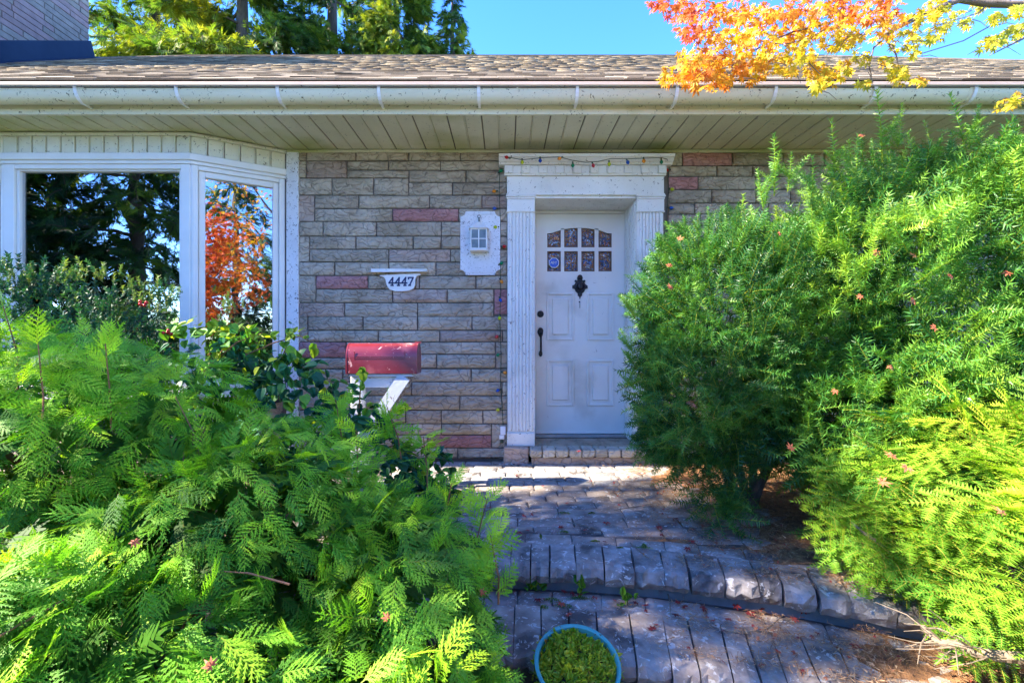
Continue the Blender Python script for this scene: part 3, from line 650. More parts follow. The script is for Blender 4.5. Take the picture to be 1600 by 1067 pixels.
# knocker
kx, kz = QX(556), QZ(868); y = DY-.004
kn = MB()
outl = [(0,.115),(.018,.108),(.028,.085),(.024,.062),(.036,.052),(.05,.022),(.075,.008),(.075,-.018),(.052,-.024),(.042,-.05),(.02,-.068),(.022,-.088),(.008,-.098),(0,-.125)]
outl = [(a*1.2, b_*1.12) for a, b_ in outl]
outl = outl + [(-a, b_) for a, b_ in outl[::-1][1:-1]]
kn.prism([(kx+a*.78, kz+b_*.85) for a, b_ in outl], DY-.014, DY+.001)
kn.lathe([(.0, -.03), (.022, -.028), (.03, -.014), (.03, .0)], (kx, y-.008, kz+.0), 14, 'y')
kn.tube([(kx + .036*math.sin(t), DY-.026-.004*math.cos(t), kz-.008 + .036*math.cos(t)) for t in [2*math.pi*i/18 for i in range(19)]], .0075, 7, False)
kn.tube([(kx-.012, DY-.012, kz+.075), (kx, DY-.022, kz+.082), (kx+.012, DY-.012, kz+.075)], .009, 6)
for q in (-.04, 0, .04): kn.lathe([(0, -.02), (.008, -.016), (.011, 0)], (kx+q, DY-.01, kz+(.05 if q else -.075)), 8, 'y')
ob('door_knocker', kn, M['black'], dr, smooth=True)
kk = MB().box(QX(556)-.002, DY-.006, QZ(996), QX(556)+.002, DY+.001, QZ(962)).box(QX(552)-.004, DY-.005, QZ(962), QX(556)+.004, DY+.001, QZ(955)); ob('peephole_hook', kk, M['black'], dr)
lx = QX(322)
ob('deadbolt', MB().lathe([(0, -.022), (.012, -.022), (.014, -.018), (.026, -.016), (.031, -.006), (.032, .001)], (lx, DY, RZ_(117)), 20, 'y'), M['black'], dr, smooth=True)
hz1, hz0 = RZ_(197), RZ_(370)
hd = MB(); n = 14
hd.prism([(lx + .030*math.cos(t)*(1 if math.sin(t) > 0 else .8), (hz1-.045) + .045*math.sin(t)) for t in [2*math.pi*i/n for i in range(n)]], DY-.012, DY+.001)
hd.prism([(lx + .018*math.cos(t), (hz0+.028) + .028*math.sin(t)) for t in [2*math.pi*i/n for i in range(n)]], DY-.012, DY+.001)
hd.tube([(lx, DY-.01, hz1-.06), (lx, DY-.045, hz1-.075), (lx, DY-.058, hz1-.11), (lx, DY-.055, hz0+.06), (lx, DY-.04, hz0+.035), (lx, DY-.01, hz0+.03)], [.011, .010, .009, .009, .010, .011], 8)
hd.box(lx-.012, DY-.05, hz1-.055, lx+.012, DY-.01, hz1-.045, .004)
ob('door_handle', hd, M['black'], dr, smooth=True)
# security sticker on the lower-left light
sx, sz = QX(402), QZ(727); oc = [(math.cos(math.pi/8+math.pi/4*i), math.sin(math.pi/8+math.pi/4*i)) for i in range(8)]
st = ob('sticker', MB().prism([(sx+a*.050, sz+b_*.050) for a, b_ in oc], DY-.0015, DY+.004), M['paper'], dr)
ob('sticker_face', MB().prism([(sx+a*.044, sz+b_*.044) for a, b_ in oc], DY-.0025, DY-.0012), M['stickblue'], dr)
def bars(mb, pts, w, y0, y1):
    for a, b_ in pts:
        a, b_ = Vector(a), Vector(b_); d = (b_-a).normalized(); s_ = Vector((-d.y, d.x))*w*.5; e_ = d*w*.3
        mb.prism([tuple(a-e_+s_), tuple(a-e_-s_), tuple(b_+e_-s_), tuple(b_+e_+s_)], y0, y1)
G = {'A': [((0,0),(.4,1)), ((.4,1),(.8,0)), ((.16,.35),(.64,.35))], 'D': [((0,0),(0,1)), ((0,1),(.42,.95)), ((.42,.95),(.62,.5)), ((.62,.5),(.42,.05)), ((.42,.05),(0,0))], 'T': [((0,1),(.8,1)), ((.4,1),(.4,0))],
     '4': [((.52,0),(.52,1)), ((.52,1),(.0,.3)), ((0,.3),(.8,.3)), ((.34,0),(.7,0))], '7': [((.0,1),(.68,1)), ((.68,1),(.26,0)), ((.0,1),(.0,.8)), ((.12,0),(.42,0))]}
def text(mb, s_, x, z, h, w, y0, y1, adv=1.0, sh=.15, wf=1.):
    for ch in s_:
        bars(mb, [((x+(a[0]+sh*a[1])*h*wf, z+a[1]*h), (x+(b_[0]+sh*b_[1])*h*wf, z+b_[1]*h)) for a, b_ in G[ch]], w, y0, y1); x += adv*h
tm = MB(); text(tm, 'ADT', sx-.029, sz-.007, .019, .0045, DY-.0035, DY-.0022, 1.0); ob('sticker_lettering', tm, M['paper'], dr)

# door step: stone platform, split edging stones, side blocks
stp = ob('door_step', MB().box(PX(846), PY-.02, -.02, PX(1030), DY-.03, .062), M['tan'], house)
fx0, fx1 = W(826.5, 700, PY-.03).x, W(1008, 700, PY-.03).x
for k in range(9):
    w = (fx1-fx0)/9; jj = MB().box(fx0+k*w+.003, PY-.115+rr(-.004, .004), .064, fx0+(k+1)*w-.003, PY+.02, .132+rr(-.002, .002), .010, .004); ob('step_stone', jj, M['stepst'] if 'stepst' in M else M['tan'], stp)
ob('step_top', MB().box(.03, PY+.022, .064, 1.34, DY-.052, .127, .004), M['grey'], stp)
ob('step_base', MB().box(fx0+.02, PY-.09, -.03, fx1-.02, PY+.01, .06, .004), M['tan'], stp)
ob('corner_block', MB().box(PX(787), PY-.05, -.03, fx0-.003, WY+.1, .131, .008, .003), M['tan'], stp)
ob('corner_block', MB().box(fx1+.003, PY-.05, -.03, PX(1052), WY+.1, .131, .008, .003), M['tan'], stp)

# ------------------------------------------------------------------ things on the wall
LY = WY-.03
pa, pb = W(719.5, 331, LY), W(781.5, 430, LY); x0, x1, z1, z0 = pa.x, pb.x, pa.z, pb.z; c = .045
lan = thing('wall_lantern', ((x0+x1)/2, WY-.02, z0), 'small white wall lantern on a notched white plaque left of the door', 'lantern')
def notch(x0, x1, z0, z1, c):
    P_ = []
    for cx_, cz_, s0 in ((x1, z0, 180), (x1, z1, 270), (x0, z1, 0), (x0, z0, 90)):
        for k in range(5):
            a = math.radians(s0 - k*22.5 + (0 if True else 0)); P_.append((cx_ + c*math.cos(a), cz_ + c*math.sin(a)))
    return P_
def notch2(x0, x1, z0, z1, c):
    P_ = []
    for cx_, cz_, a0, a1 in ((x0, z0, 0, 90), (x0, z1, -90, 0), (x1, z1, 180, 270), (x1, z0, 90, 180)):
        seg = [(cx_ + c*math.cos(math.radians(a0+(a1-a0)*k/4)), cz_ + c*math.sin(math.radians(a0+(a1-a0)*k/4))) for k in range(5)]
        P_ += seg[::-1] if False else seg
    return P_
def plaque(x0, x1, z0, z1, c):
    pts = []
    for (cx_, cz_), (a0, a1) in (((x0, z0), (90, 0)), ((x1, z0), (180, 90)), ((x1, z1), (270, 180)), ((x0, z1), (360, 270))):
        pts += [(cx_ + c*math.cos(math.radians(a0+(a1-a0)*k/4)), cz_ + c*math.sin(math.radians(a0+(a1-a0)*k/4))) for k in range(5)]
    return pts
ob('plaque', MB().prism(plaque(x0, x1, z0, z1, c), WY-.042, WY-.01), M['speck'], lan)
pm = MB(); q = .022
for a, b_ in (((x0+q, z0+.06), (x0+q, z1-.06)), ((x1-q, z0+.06), (x1-q, z1-.06)), ((x0+.06, z0+q), (x1-.06, z0+q)), ((x0+.06, z1-q), (x1-.06, z1-q))): bars(pm, [(a, b_)], .007, WY-.048, WY-.041)
ob('plaque_bead', pm, M['speck'], lan)
la, lb = W(735, 357, WY-.13), W(761, 389, WY-.13); ly0, ly1 = WY-.135, WY-.043
lm = MB(); wx = (lb.x-la.x); bt = .009
for xx in (la.x, (la.x+lb.x)/2-bt/2, lb.x-bt): lm.box(xx, ly0, lb.z, xx+bt, ly0+.01, la.z, .002)
for zz in (lb.z, (la.z+lb.z)/2-bt/2, la.z-bt): lm.box(la.x+.0005, ly0+.0015, zz, lb.x-.0005, ly0+.0085, zz+bt, .002)
for xx in (la.x+.001, lb.x-bt-.001):
    lm.box(xx, ly0+.011, lb.z+.001, xx+bt, ly1, lb.z+bt).box(xx, ly0+.011, la.z-bt, xx+bt, ly1, la.z-.001).box(xx, ly1-.008, lb.z+bt, xx+bt, ly1, la.z-bt)
lm.box(la.x-.008, ly0-.006, lb.z-.014, lb.x+.008, ly1, lb.z-.001, .003)
ob('lantern_frame', lm, M['wtrim'], lan)
mx_, mz_ = (la.x+lb.x)/2, (la.z+lb.z)/2
for ix in (0, 1):
    for iz in (0, 1):
        xa, za = (la.x+bt if ix == 0 else mx_+bt/2), (lb.z+bt if iz == 0 else mz_+bt/2)
        ob('lantern_pane', MB().box(xa, ly0+.004, za, xa+wx/2-1.5*bt, ly0+.007, za+(la.z-lb.z)/2-1.5*bt), M['grass_frost'], lan)
ob('lantern_roof', MB().add([(la.x-.014, ly0-.012, la.z+.001), (lb.x+.014, ly0-.012, la.z+.001), (lb.x+.014, ly1, la.z+.001), (la.x-.014, ly1, la.z+.001), (mx_-.012, (ly0+ly1)/2+.005, la.z+.066), (mx_+.012, (ly0+ly1)/2+.005, la.z+.066), (mx_+.012, ly1, la.z+.066), (mx_-.012, ly1, la.z+.066)], [(0,1,5,4),(1,2,6,5),(2,3,7,6),(3,0,4,7),(4,5,6,7),(0,3,2,1)]), M['cwhite'], lan)
ob('lantern_finial', MB().tube([(mx_, ly1-.03, la.z+.06), (mx_, ly1-.03, la.z+.105)], [.008, .006], 8).tube([(mx_+.014*math.sin(t), ly1-.03, la.z+.112+.012*math.cos(t)) for t in [2*math.pi*i/10 for i in range(11)]], .003, 5, False), M['grass_frost'], lan)
# number sign
sa, sb = W(582, 423, LY), W(668, 432, LY); nb_ = thing('number_sign', ((sa.x+sb.x)/2, WY-.02, W(0, 456, LY).z), 'white scalloped house number sign reading 4447 on the stone wall', 'sign')
ob('sign_shelf', MB().add([(sa.x, WY-.075, sa.z-.014-.004), (sb.x, WY-.075, sb.z+.050-.014), (sb.x, WY-.012, sb.z+.050-.014), (sa.x, WY-.012, sa.z-.014), (sa.x, WY-.075, sa.z+.010), (sb.x, WY-.075, sb.z+.058), (sb.x, WY-.012, sb.z+.058), (sa.x, WY-.012, sa.z+.010)], [(0,1,2,3),(4,5,6,7),(0,1,5,4),(1,2,6,5),(2,3,7,6),(3,0,4,7)]), M['cwhite'], nb_)
X_ = lambda px: (px-CX)/F*LY; Zz = lambda py: CZ+(CY-py)/F*LY
body = [(594, 430.5), (657, 427.5), (657, 430), (651, 432), (649, 438), (649, 445), (646, 451), (639, 454.5), (628, 455.5), (617, 455), (609, 452.5), (605, 446), (603, 437), (600, 433), (594, 432)]
ob('sign_body', MB().prism([(X_(a), Zz(b_)) for a, b_ in body], WY-.045, WY-.012), M['cwhite'], nb_)
tm = MB(); text(tm, '4447', X_(608), Zz(446.3), .066, .0115, WY-.050, WY-.0445, .82, .12, .85); ob('house_number', tm, M['navy'], nb_)
# string lights
def wp(px, py, d=WY-.035): return W(px, py, d)
sg = thing('string_lights', tuple(wp(781, 660)), 'string of coloured Christmas bulbs on a green cord around the door surround', 'string lights')
CYf = PY-.11
cordp = [wp(786, 664), wp(785, 640), wp(782, 600), wp(783, 560), wp(781, 500), wp(782.5, 440), wp(781, 400), wp(782, 350), wp(780, 300), wp(781, 262), wp(783, 250), wp(791, 245.5, CYf)]
for px, py in ((816, 250), (844, 247), (874, 245.5), (895, 251), (915, 254), (935, 252.5), (955, 248), (981, 248.5), (1006, 247.5), (1033, 246.5), (1042, 249)): cordp.append(wp(px, py, CYf))
cordp += [wp(1046, 256), wp(1044, 280), wp(1045, 300), wp(1042, 325), wp(1041, 353), wp(1040, 400)]
ob('cord', MB().tube(cordp, .0032, 5), M['green_cord'], sg)
BUL = [(791.5,246,'red',-80,1),(783,267,'green',60,0),(772,299,'orange',-100,0),(772.6,326,'blue',-90,0),(774,355,'yellow',-95,0),(788,385,'red',90,0),(783.6,411,'green',60,0),(783.6,440,'orange',150,0),(782,469,'blue',160,0),(780.5,497,'yellow',-170,0),
       (776,526,'red',-110,0),(778,554.5,'green',-110,0),(789,582,'orange',100,0),(778,610,'blue',-110,0),(778,640,'yellow',-110,0),
       (816,254,'yellow',178,1),(844,251.5,'blue',180,1),(874,248,'orange',-120,1),(895,259,'green',180,1),(927,259,'red',165,1),(952,257,'yellow',178,1),(981,254,'blue',165,1),(1006,252,'orange',180,1),(1033.5,253.6,'green',180,1),
       (1042,266,'red',-100,0),(1050,296,'yellow',110,0),(1049,325,'blue',100,0),(1045,353,'orange',175,0)]
for px, py, cn, ang, f in BUL:
    p = wp(px, py, CYf-.012 if f else WY-.045); a = math.radians(ang); d = Vector((math.sin(a), -.25, math.cos(a))).normalized(); s0 = p - d*.018
    b_ = ob('bulb', MB().tube([s0+d*.004, s0+d*.010, s0+d*.018, s0+d*.026, s0+d*.036], [.008, .013, .0155, .012, .003], 8), M['b'+cn], sg, smooth=True)
    ob('socket', MB().tube([s0-d*.016, s0+d*.005], [.007, .0075], 7), M['green_cord'], b_)
ob('plug', MB().box(*(wp(784, 679)-Vector((.012,.012,0))), *(wp(790, 666)+Vector((0,.012,0))), .003).box(*(wp(782, 686)-Vector((.01,.012,0))), *(wp(788, 679.5)+Vector((0,.01,0))), .004), M['paper'], sg)
ob('plug_end', MB().box(*(wp(781.5, 692)-Vector((0,.01,0))), *(wp(786.5, 686.5)+Vector((0,.01,0))), .004), M['green_cord'], sg)
# mailbox
MY = 3.30; a, b_ = W(541, 583.5, MY-.08), W(650, 536, MY); mw = .082
mxa, mxb, mz0, mz1 = a.x, a.x+.478, a.z, a.z+.205
box = thing('mailbox', (mxa+.1, MY, -.04), 'red mailbox with faded flaking paint on a white braced wooden post', 'mailbox')
pr = [(MY-mw, mz0), (MY-mw, mz0+.105)] + [(MY - mw*math.cos(math.pi*t/12), mz0+.105 + .098*math.sin(math.pi*t/12)) for t in range(1, 12)] + [(MY+mw, mz0+.105), (MY+mw, mz0)]
def scal(pr, k, dz=0): return [(MY+(y_-MY)*k, mz0+(z_-mz0)*k+dz) for y_, z_ in pr]
ob('mailbox_body', MB().extrude_x(pr, mxa+.004, mxb-.03), M['red'], box, smooth=True)
ob('mailbox_door', MB().extrude_x(scal(pr, 1.035, -.003), mxb-.03, mxb-.004), M['red'], box, smooth=True)
ob('mailbox_back', MB().extrude_x(scal(pr, 1.02, -.002), mxa-.004, mxa+.006), M['red'], box, smooth=True)
rb = MB(); u0, u1 = mxa+.055, mxb-.085
bars(rb, [((u0, mz0+.10), (u1, mz0+.10)), ((u0, mz0+.15), (u0, mz0+.095)), ((u1, mz0+.15), (u1, mz0+.095))], .003, MY-mw-.0015, MY-mw+.002)
bars(rb, [((u0+.012, mz0+.112), (u1-.012, mz0+.112))], .002, MY-mw-.0012, MY-mw+.03)
ob('pressed_rib', rb, M['red'], box)
ob('door_latch', MB().box(mxb-.03, MY-.01, mz1-.003, mxb+.012, MY+.01, mz1+.006, .002), M['red'], box)
ob('mailbox_arm', MB().box(mxa+.015, MY-.062, mz0-.022, mxb-.035, MY+.07, mz0-.004, .002).box(mxa+.012, MY-.03, mz0-.10, mxb-.08, MY+.05, mz0-.0225, .004), M['postpaint'], box)
ob('post', MB().box(mxa+.012, MY-.028, -.2, mxa+.092, MY+.052, mz0-.101, .005), M['postpaint'], box)
p0, p1 = Vector((mxa+.385, 0, mz0-.024)), Vector((mxa+.11, 0, mz0-.44)); d = (p1-p0).normalized(); s_ = Vector((d.z, 0, -d.x))*.042
ob('brace', MB().prism([(q.x, q.z) for q in (p0+s_, p0-s_, p1-s_, p1+s_)], MY-.072, MY-.032), M['postpaint'], box)
ob('brace', MB().prism([(q.x+.03, q.z) for q in (p0+s_*.3, p0-s_*.6, p1-s_*.6, p1+s_*.3)], MY-.0, MY+.04), M['tan'], box)
# ------------------------------------------------------------------ leaf shapes
def maple_leaf(lobes=7, fold=.12, narrow=.30, seed=0):
    r = random.Random(seed); t = Tpl(); c = t.pt((0, .0, 0)); angs = [(-130 + 260*i/(lobes-1)) for i in range(lobes)]; prev = None; first = None; pts = []
    for i, a in enumerate(angs):
        L_ = (1.0 - .5*abs(a/130)**1.3) * r.uniform(.9, 1.08); A_ = math.radians(a + r.uniform(-4, 4)); d = Vector((math.sin(A_), math.cos(A_), 0)); s_ = Vector((d.y, -d.x, 0))
        sh1 = d*L_*.52 - s_*.085*(.6+L_); sh2 = d*L_*.52 + s_*.085*(.6+L_); tip = d*L_; sh1.z = sh2.z = -fold*.3; tip.z = -fold*L_*r.uniform(.6, 1.6)
        a1 = t.pt(sh1); tp = t.pt(tip); a2 = t.pt(sh2)
        if prev is not None:
            am = math.radians((angs[i-1]+a)/2); sn = t.pt((math.sin(am)*narrow, math.cos(am)*narrow, .03)); t.f += [(c, prev, sn), (c, sn, a1)]
        t.f += [(c, a1, a2), (a1, tp, a2)]; prev = a2
    q = t.pt((.012, -.03, 0), .3); q2 = t.pt((-.012, -.03, 0), .3); q3 = t.pt((.02, -.55, -.08), .3); t.f += [(q, q3, q2)]
    return t.done()
ML = [maple_leaf(7, .10+.05*k, .26+.03*k, k) for k in range(5)]
def broad_leaf(w=.8, fold=.12, heart=.1, droop=.15):
    t = Tpl(); rows = [(0, -0.0, 0), (.12, .30*w*1.2, 0), (.38, .5*w, 0), (.68, .36*w, 0), (1, 0, 0)]; mid = []; L_ = []; R_ = []
    for y_, hw, _ in rows:
        z_ = -droop*y_*y_; mid.append(t.pt((0, y_, z_)))
        if hw: L_.append(t.pt((-hw, y_ - (heart if y_ < .2 else 0), z_+fold*hw))); R_.append(t.pt((hw, y_ - (heart if y_ < .2 else 0), z_+fold*hw)))
    for s_, sgn in ((L_, 1), (R_, -1)):
        t.f += [(mid[0], mid[1], s_[0]), (mid[1], mid[2], s_[1]), (mid[1], s_[1], s_[0]), (mid[2], mid[3], s_[2]), (mid[2], s_[2], s_[1]), (mid[3], mid[4], s_[2])]
    a, b_, c_ = t.pt((-.012, 0, 0), .4), t.pt((.012, 0, 0), .4), t.pt((0, -.35, -.05), .4); t.f.append((a, b_, c_))
    return t.done()
BL = [broad_leaf(.85, .15, .06, .2), broad_leaf(.95, .25, .10, .1), broad_leaf(.75, .1, .04, .35), broad_leaf(.9, .35, .08, .15)]
M['fallen_bits'] = leafmat('small_red_leaf_bits', [(0, (.16,.02,.02)), (.5, (.36,.05,.035)), (1, (.44,.17,.07))], trans=.1, rough=.7)
# ------------------------------------------------------------------ ground, patio, steps
T2, T3 = -.13, -.26
M['soil'] = surf('garden_soil', [(.035,.022,.014), (.075,.045,.028), (.12,.07,.04)], 9, .95, .6, 50, dist=.02)
M['lawn'] = surf('lawn', [(.03,.07,.012), (.06,.12,.02), (.10,.13,.03)], 6, .9, .8, 60, dist=.03)
def paver_mat(name, cols, var=.3):
    return surf(name, cols, 9, .8, .55, 45, var=var, specks=((.55,.51,.45), 24, .585), patches=((.12,.095,.08), 5.5, .54), dist=.012)
M['paver'] = paver_mat('weathered_grey_paver', [(.20,.155,.12), (.33,.265,.215), (.48,.405,.335)])
M['pavertan'] = paver_mat('pale_paver', [(.24,.22,.20), (.34,.32,.30), (.44,.42,.39)])
M['edge'] = surf('split_edging_stone', [(.17,.145,.12), (.31,.27,.235), (.47,.42,.375)], 11, .85, .8, 38, var=.25, specks=((.58,.54,.48), 20, .60), patches=((.11,.09,.075), 6, .56), dist=.014)
M['concrete'] = surf('damp_concrete', [(.09,.11,.12), (.15,.18,.19), (.21,.23,.23)], 7, .85, .4, 60)
M['joint'] = surf('gritty_joint_fill', [(.05,.04,.035), (.10,.08,.07), (.16,.14,.12)], 14, .95, .6, 90)
M['mulch'] = surf('needle_mulch', [(.09,.04,.018), (.28,.13,.05), (.46,.23,.09)], 22, .95, .9, 90, dist=.02)
M['moss'] = surf('moss', [(.05,.09,.005), (.10,.15,.01)], 40, .95, 1., 150, dist=.01)
AC = Vector((-.1, -1.56)); AR = 3.80; XS = AC.x
def arc(s, off):
    """a point off metres outwards (towards the house) of the first step's nose, s metres along it"""
    r = AR + off
    if s < 0: return Vector((XS + s, AC.y + r)), Vector((1, 0))
    a = s/AR; return Vector((AC.x + r*math.sin(a), AC.y + r*math.cos(a))), Vector((math.cos(a), -math.sin(a)))
def nose_y(x, off=0):
    if x < XS: return AC.y + AR + off
    q = (AR+off)**2 - (x-AC.x)**2; return AC.y + math.sqrt(max(q, 0)) if q > 0 else -9
# ground: one sheet, low in front of the steps, level with the patio by the house
xs = sorted(set([-900,-200,-60,-25,-12,-8] + list(np.linspace(-6, 6, 61)) + [8,12,25,60,200,900])); ys = sorted(set([-900,-200,-60,-25,-12,-6,-3,-1] + list(np.linspace(-.5, 4.5, 46)) + [6,12,30,80,250,900]))
def gz(x, y):
    ny = nose_y(x, -.1) if x < 2.4 else 1.0
    t = min(max((y-(ny+.08))/.3, 0), 1); z = -.31 + .24*t*t*(3-2*t)
    if abs(x) < 6 and -.5 < y < 4: z += .0*math.sin(x*7)*math.sin(y*9)
    return z
gm = MB(); k = len(ys)
gm.add([(x, y, gz(x, y)) for x in xs for y in ys], [(i*k+j, (i+1)*k+j, (i+1)*k+j+1, i*k+j+1) for i in range(len(xs)-1) for j in range(k-1)])
gro = ob('ground', gm, M['lawn'], None, (0, 0, 0), smooth='all'); tag(gro, kind='structure')
so_ = MB()
so_.add([(x, y, gz(x, y)+.02) for x in np.linspace(-5.5, 5.5, 56) for y in np.linspace(.2, 4.08, 40)], [(i*40+j, (i+1)*40+j, (i+1)*40+j+1, i*40+j+1) for i in range(55) for j in range(39)])
tag(ob('garden_bed', so_, M['soil'], None, (0, 0, 0), smooth='all'), kind='structure')
# patio base and lower landings
def arcpoly(off, s0, s1, n=40): return [tuple(arc(s0 + (s1-s0)*i/n, off)[0]) for i in range(n+1)]
pat = ob('patio', MB().slab(arcpoly(-.0+.03, -1.3, 2.6) + [(3.2, 4.08), (-1.4, 4.08)], T2-.1, -.013), M['joint'], None, (0, 4, 0)); tag(pat, kind='structure')
lnd = ob('landing', MB().slab(arcpoly(-.42, -1.3, 2.6) + arcpoly(.06, -1.3, 2.6)[::-1], T3-.08, T2-.014), M['joint'], None, (0, 2, T2)); tag(lnd, kind='structure')
low = ob('lower_path', MB().slab(arcpoly(-1.5, -1.3, 2.6) + arcpoly(-.38, -1.3, 2.6)[::-1], T3-.12, T3-.014), M['joint'], None, (0, 1, T3)); tag(low, kind='structure')
rz_ = MB(); ap = arcpoly(.022, -1.3, 2.6, 60)
rz_.slab(ap + arcpoly(.045, -1.3, 2.6, 60)[::-1], T2-.05, -.087)
ob('riser', rz_, M['concrete'], pat)
def rock(name, poly, z0, z1, mat, par, c=.008, j=.003, tilt=.002):
    """a stone with an uneven chamfered top on the outline poly (x, y)"""
    n = len(poly); cx_ = sum(p[0] for p in poly)/n; cy_ = sum(p[1] for p in poly)/n
    J = lambda a: rr(-a, a)
    def ins(p, d): v = Vector((cx_-p[0], cy_-p[1])); l = v.length; v = v/l*min(d*1.5, l*.4); return (p[0]+v.x, p[1]+v.y)
    base = [(p[0], p[1], z0) for p in poly]; mid = [(p[0]+J(j), p[1]+J(j), z1-c+J(j*.5)) for p in poly]; top = [(*ins(p, c+abs(J(j))), z1+J(tilt)) for p in poly]
    v = base + mid + top + [(cx_, cy_, z1+J(tilt))]
    fs = [(i, (i+1) % n, n+(i+1) % n, n+i) for i in range(n)] + [(n+i, n+(i+1) % n, 2*n+(i+1) % n, 2*n+i) for i in range(n)] + [(2*n+i, 2*n+(i+1) % n, 3*n) for i in range(n)]
    return ob(name, MB().add(v, fs), mat, par, smooth=True)
def rect(x0, y0, x1, y1, j=.004):
    J = lambda: rr(-j, j); mx_, my_ = (x0+x1)/2, (y0+y1)/2
    return [(x0+J(), y0+J()), (mx_, y0+J()), (x1+J(), y0+J()), (x1+J(), my_), (x1+J(), y1+J()), (mx_, y1+J()), (x0+J(), y1+J()), (x0+J(), my_)]
# rows of pavers from the door down to the edging
y = 4.068; r_ = 0
while y > 2.25:
    h = .112 if y > 2.95 else .15; x = -1.25 - rr(0, .2)
    wr = (.17, .26) if y > 2.95 else (.24, .42)
    while x < 2.1:
        w = rr(*wr); xm = x + w; yb = max(nose_y(x, .335), nose_y(xm, .335)) if xm > XS else AC.y+AR+.335
        y0 = max(y-h, yb)
        if y - y0 > .05 and (x > -1.0):
            rock('paving_stone', rect(x+.004, y0+.004, xm-.004, y-.004), -.05, rr(-.004, .003), M['pavertan'] if (y > 3.4 and random.random() < .75) else M['paver'], pat, .007, .003, .002)  # the paler paver prevails in the rows nearest the door
        x = xm
    y -= h; r_ += 1
# a mitred row along the arc, then the rough-faced edging
def arc_row(name, off0, off1, w, zt, zb_, mat, par, s0=-.95, s1=2.3, rough=False, g=.0025):
    s = s0
    while s < s1:
        ww = w*rr(.76, 1.28); rad = lambda o, kk=3: [arc(s+g+(ww-2*g)*q/(kk-1), o)[0] for q in range(kk)]
        a = rad(off0, 5 if rough else 3); b_ = rad(off1)
        if rough: a = [p + Vector((rr(-.004, .004), rr(-.012, .010))) for p in a]
        m1 = (a[-1]+b_[-1])/2; m0 = (a[0]+b_[0])/2
        poly = [tuple(p) for p in a] + [tuple(m1)] + [tuple(p) for p in b_[::-1]] + [tuple(m0)]
        if not rough: rock(name, poly, zb_, zt+rr(-.004, .003), mat, par, .008, .004, .003)
        else:
            # extra rows of vertices on the split face
            n = len(poly); J = lambda q: rr(-q, q); zt_ = zt+rr(-.004, .004)
            cx_ = sum(p[0] for p in poly)/n; cy_ = sum(p[1] for p in poly)/n
            def ring(z, ins_, jj): 
                out = []
                for i, p in enumerate(poly):
                    v = (b_[1]-a[2]) if i < 5 else Vector((cx_-p[0], cy_-p[1])); v = v.normalized()*(ins_ if i < 5 else .002); jl = 0 if i in (0, 4) else jj; out.append((p[0]+v.x+J(jl)*.5, p[1]+v.y+J(jj), z+(J(jj) if i < 5 else 0)))
                return out
            v = ring(zb_, .012, .003) + ring(zb_+(zt_-zb_)*.4, -.012, .009) + ring(zt_-.012, -.002, .006) + ring(zt_, .022, .005) + [(cx_, cy_, zt_+.002)]
            fs = [(q*n+i, q*n+(i+1) % n, (q+1)*n+(i+1) % n, (q+1)*n+i) for q in range(3) for i in range(n)] + [(3*n+i, 3*n+(i+1) % n, 4*n) for i in range(n)] + [tuple(range(n))[::-1]]
            ob(name, MB().add(v, fs), mat, par, smooth=False)
        s += ww
arc_row('paving_stone', .205, .325, .19, 0.0, -.05, M['paver'], pat)
arc_row('edging_stone', -.035, .195, .112, .002, -.086, M['edge'], pat, rough=True)
arc_row('paving_stone', -.135, -.008, .20, T2, T2-.055, M['paver'], lnd)
arc_row('edging_stone', -.475, -.145, .118, T2+.002, T2-.07, M['paver'], lnd, rough=True)
for i, (a, b_) in enumerate(((-.60, -.46), (-.76, -.61), (-.92, -.77), (-1.1, -.93))): arc_row('paving_stone', a, b_, .22, T3, T3-.05, M['paver'], low, s0=-.6, s1=1.7)
# mulch drifts of needles over the stones on the right
def drift(poly_fn, z0, hgt, name, nx=46, ny=40, box=(0.7, 2.2, 4.5, 4.05)):
    V_, T_ = [], []; x0, y0, x1, y1 = box
    idx = {}
    for i in range(nx):
        for j in range(ny):
            x = x0+(x1-x0)*i/(nx-1); y = y0+(y1-y0)*j/(ny-1); d = poly_fn(x, y)
            d += .5*float(snoise(np.array([[x, y, 0.]]), 9, 3)[0]) + .25*float(snoise(np.array([[x, y, 0.]]), 25, 4)[0])
            zz = z0 + min(max(d, -1), 1.2)*hgt + rr(-.002, .002); idx[i, j] = len(V_); V_.append((x, y, zz))
    fs = [(idx[i, j], idx[i+1, j], idx[i+1, j+1], idx[i, j+1]) for i in range(nx-1) for j in range(ny-1)]
    return tag(ob(name, MB().add(V_, fs), M['mulch'], None, (x0, y0, z0), smooth='all'), kind='stuff')
drift(lambda x, y: (x-1.42-.15*math.sin(y*3) - max(0, y-3.3)*.3)*2.2 if y > nose_y(x, .10) else -1.2, .004, .018, 'needle_mulch')
drift(lambda x, y: ((x-1.42)*3.0 - abs(y-nose_y(x, -.22))*2.) if y > nose_y(x, -.55) else -1.5, T2+.002, .02, 'needle_mulch', box=(.8, .9, 3.4, 2.3))
def blades(name, n, sampler, L0, L1, wd, mat, tint, zlift=.006):
    P_ = sampler(n); fw = np.stack([rng.normal(size=n), rng.normal(size=n), rng.normal(size=n)*.12], -1); nr = np.tile([0, 0, 1.], (n, 1)) + rnd3(n, .25)
    t = Tpl(); t.needle((0, -.5, 0), (0, 1, 0), 1, wd); t.done(); t2 = Tpl(); t2.needle((0, -.5, 0), (.25, 1, 0), 1, wd*.7); t2.done()
    P_[:, 2] += zlift + rng.uniform(0, .012, n); scatter(name, [t, t2], P_, fw, nr, rng.uniform(L0, L1, n), tint(n), mat, None)
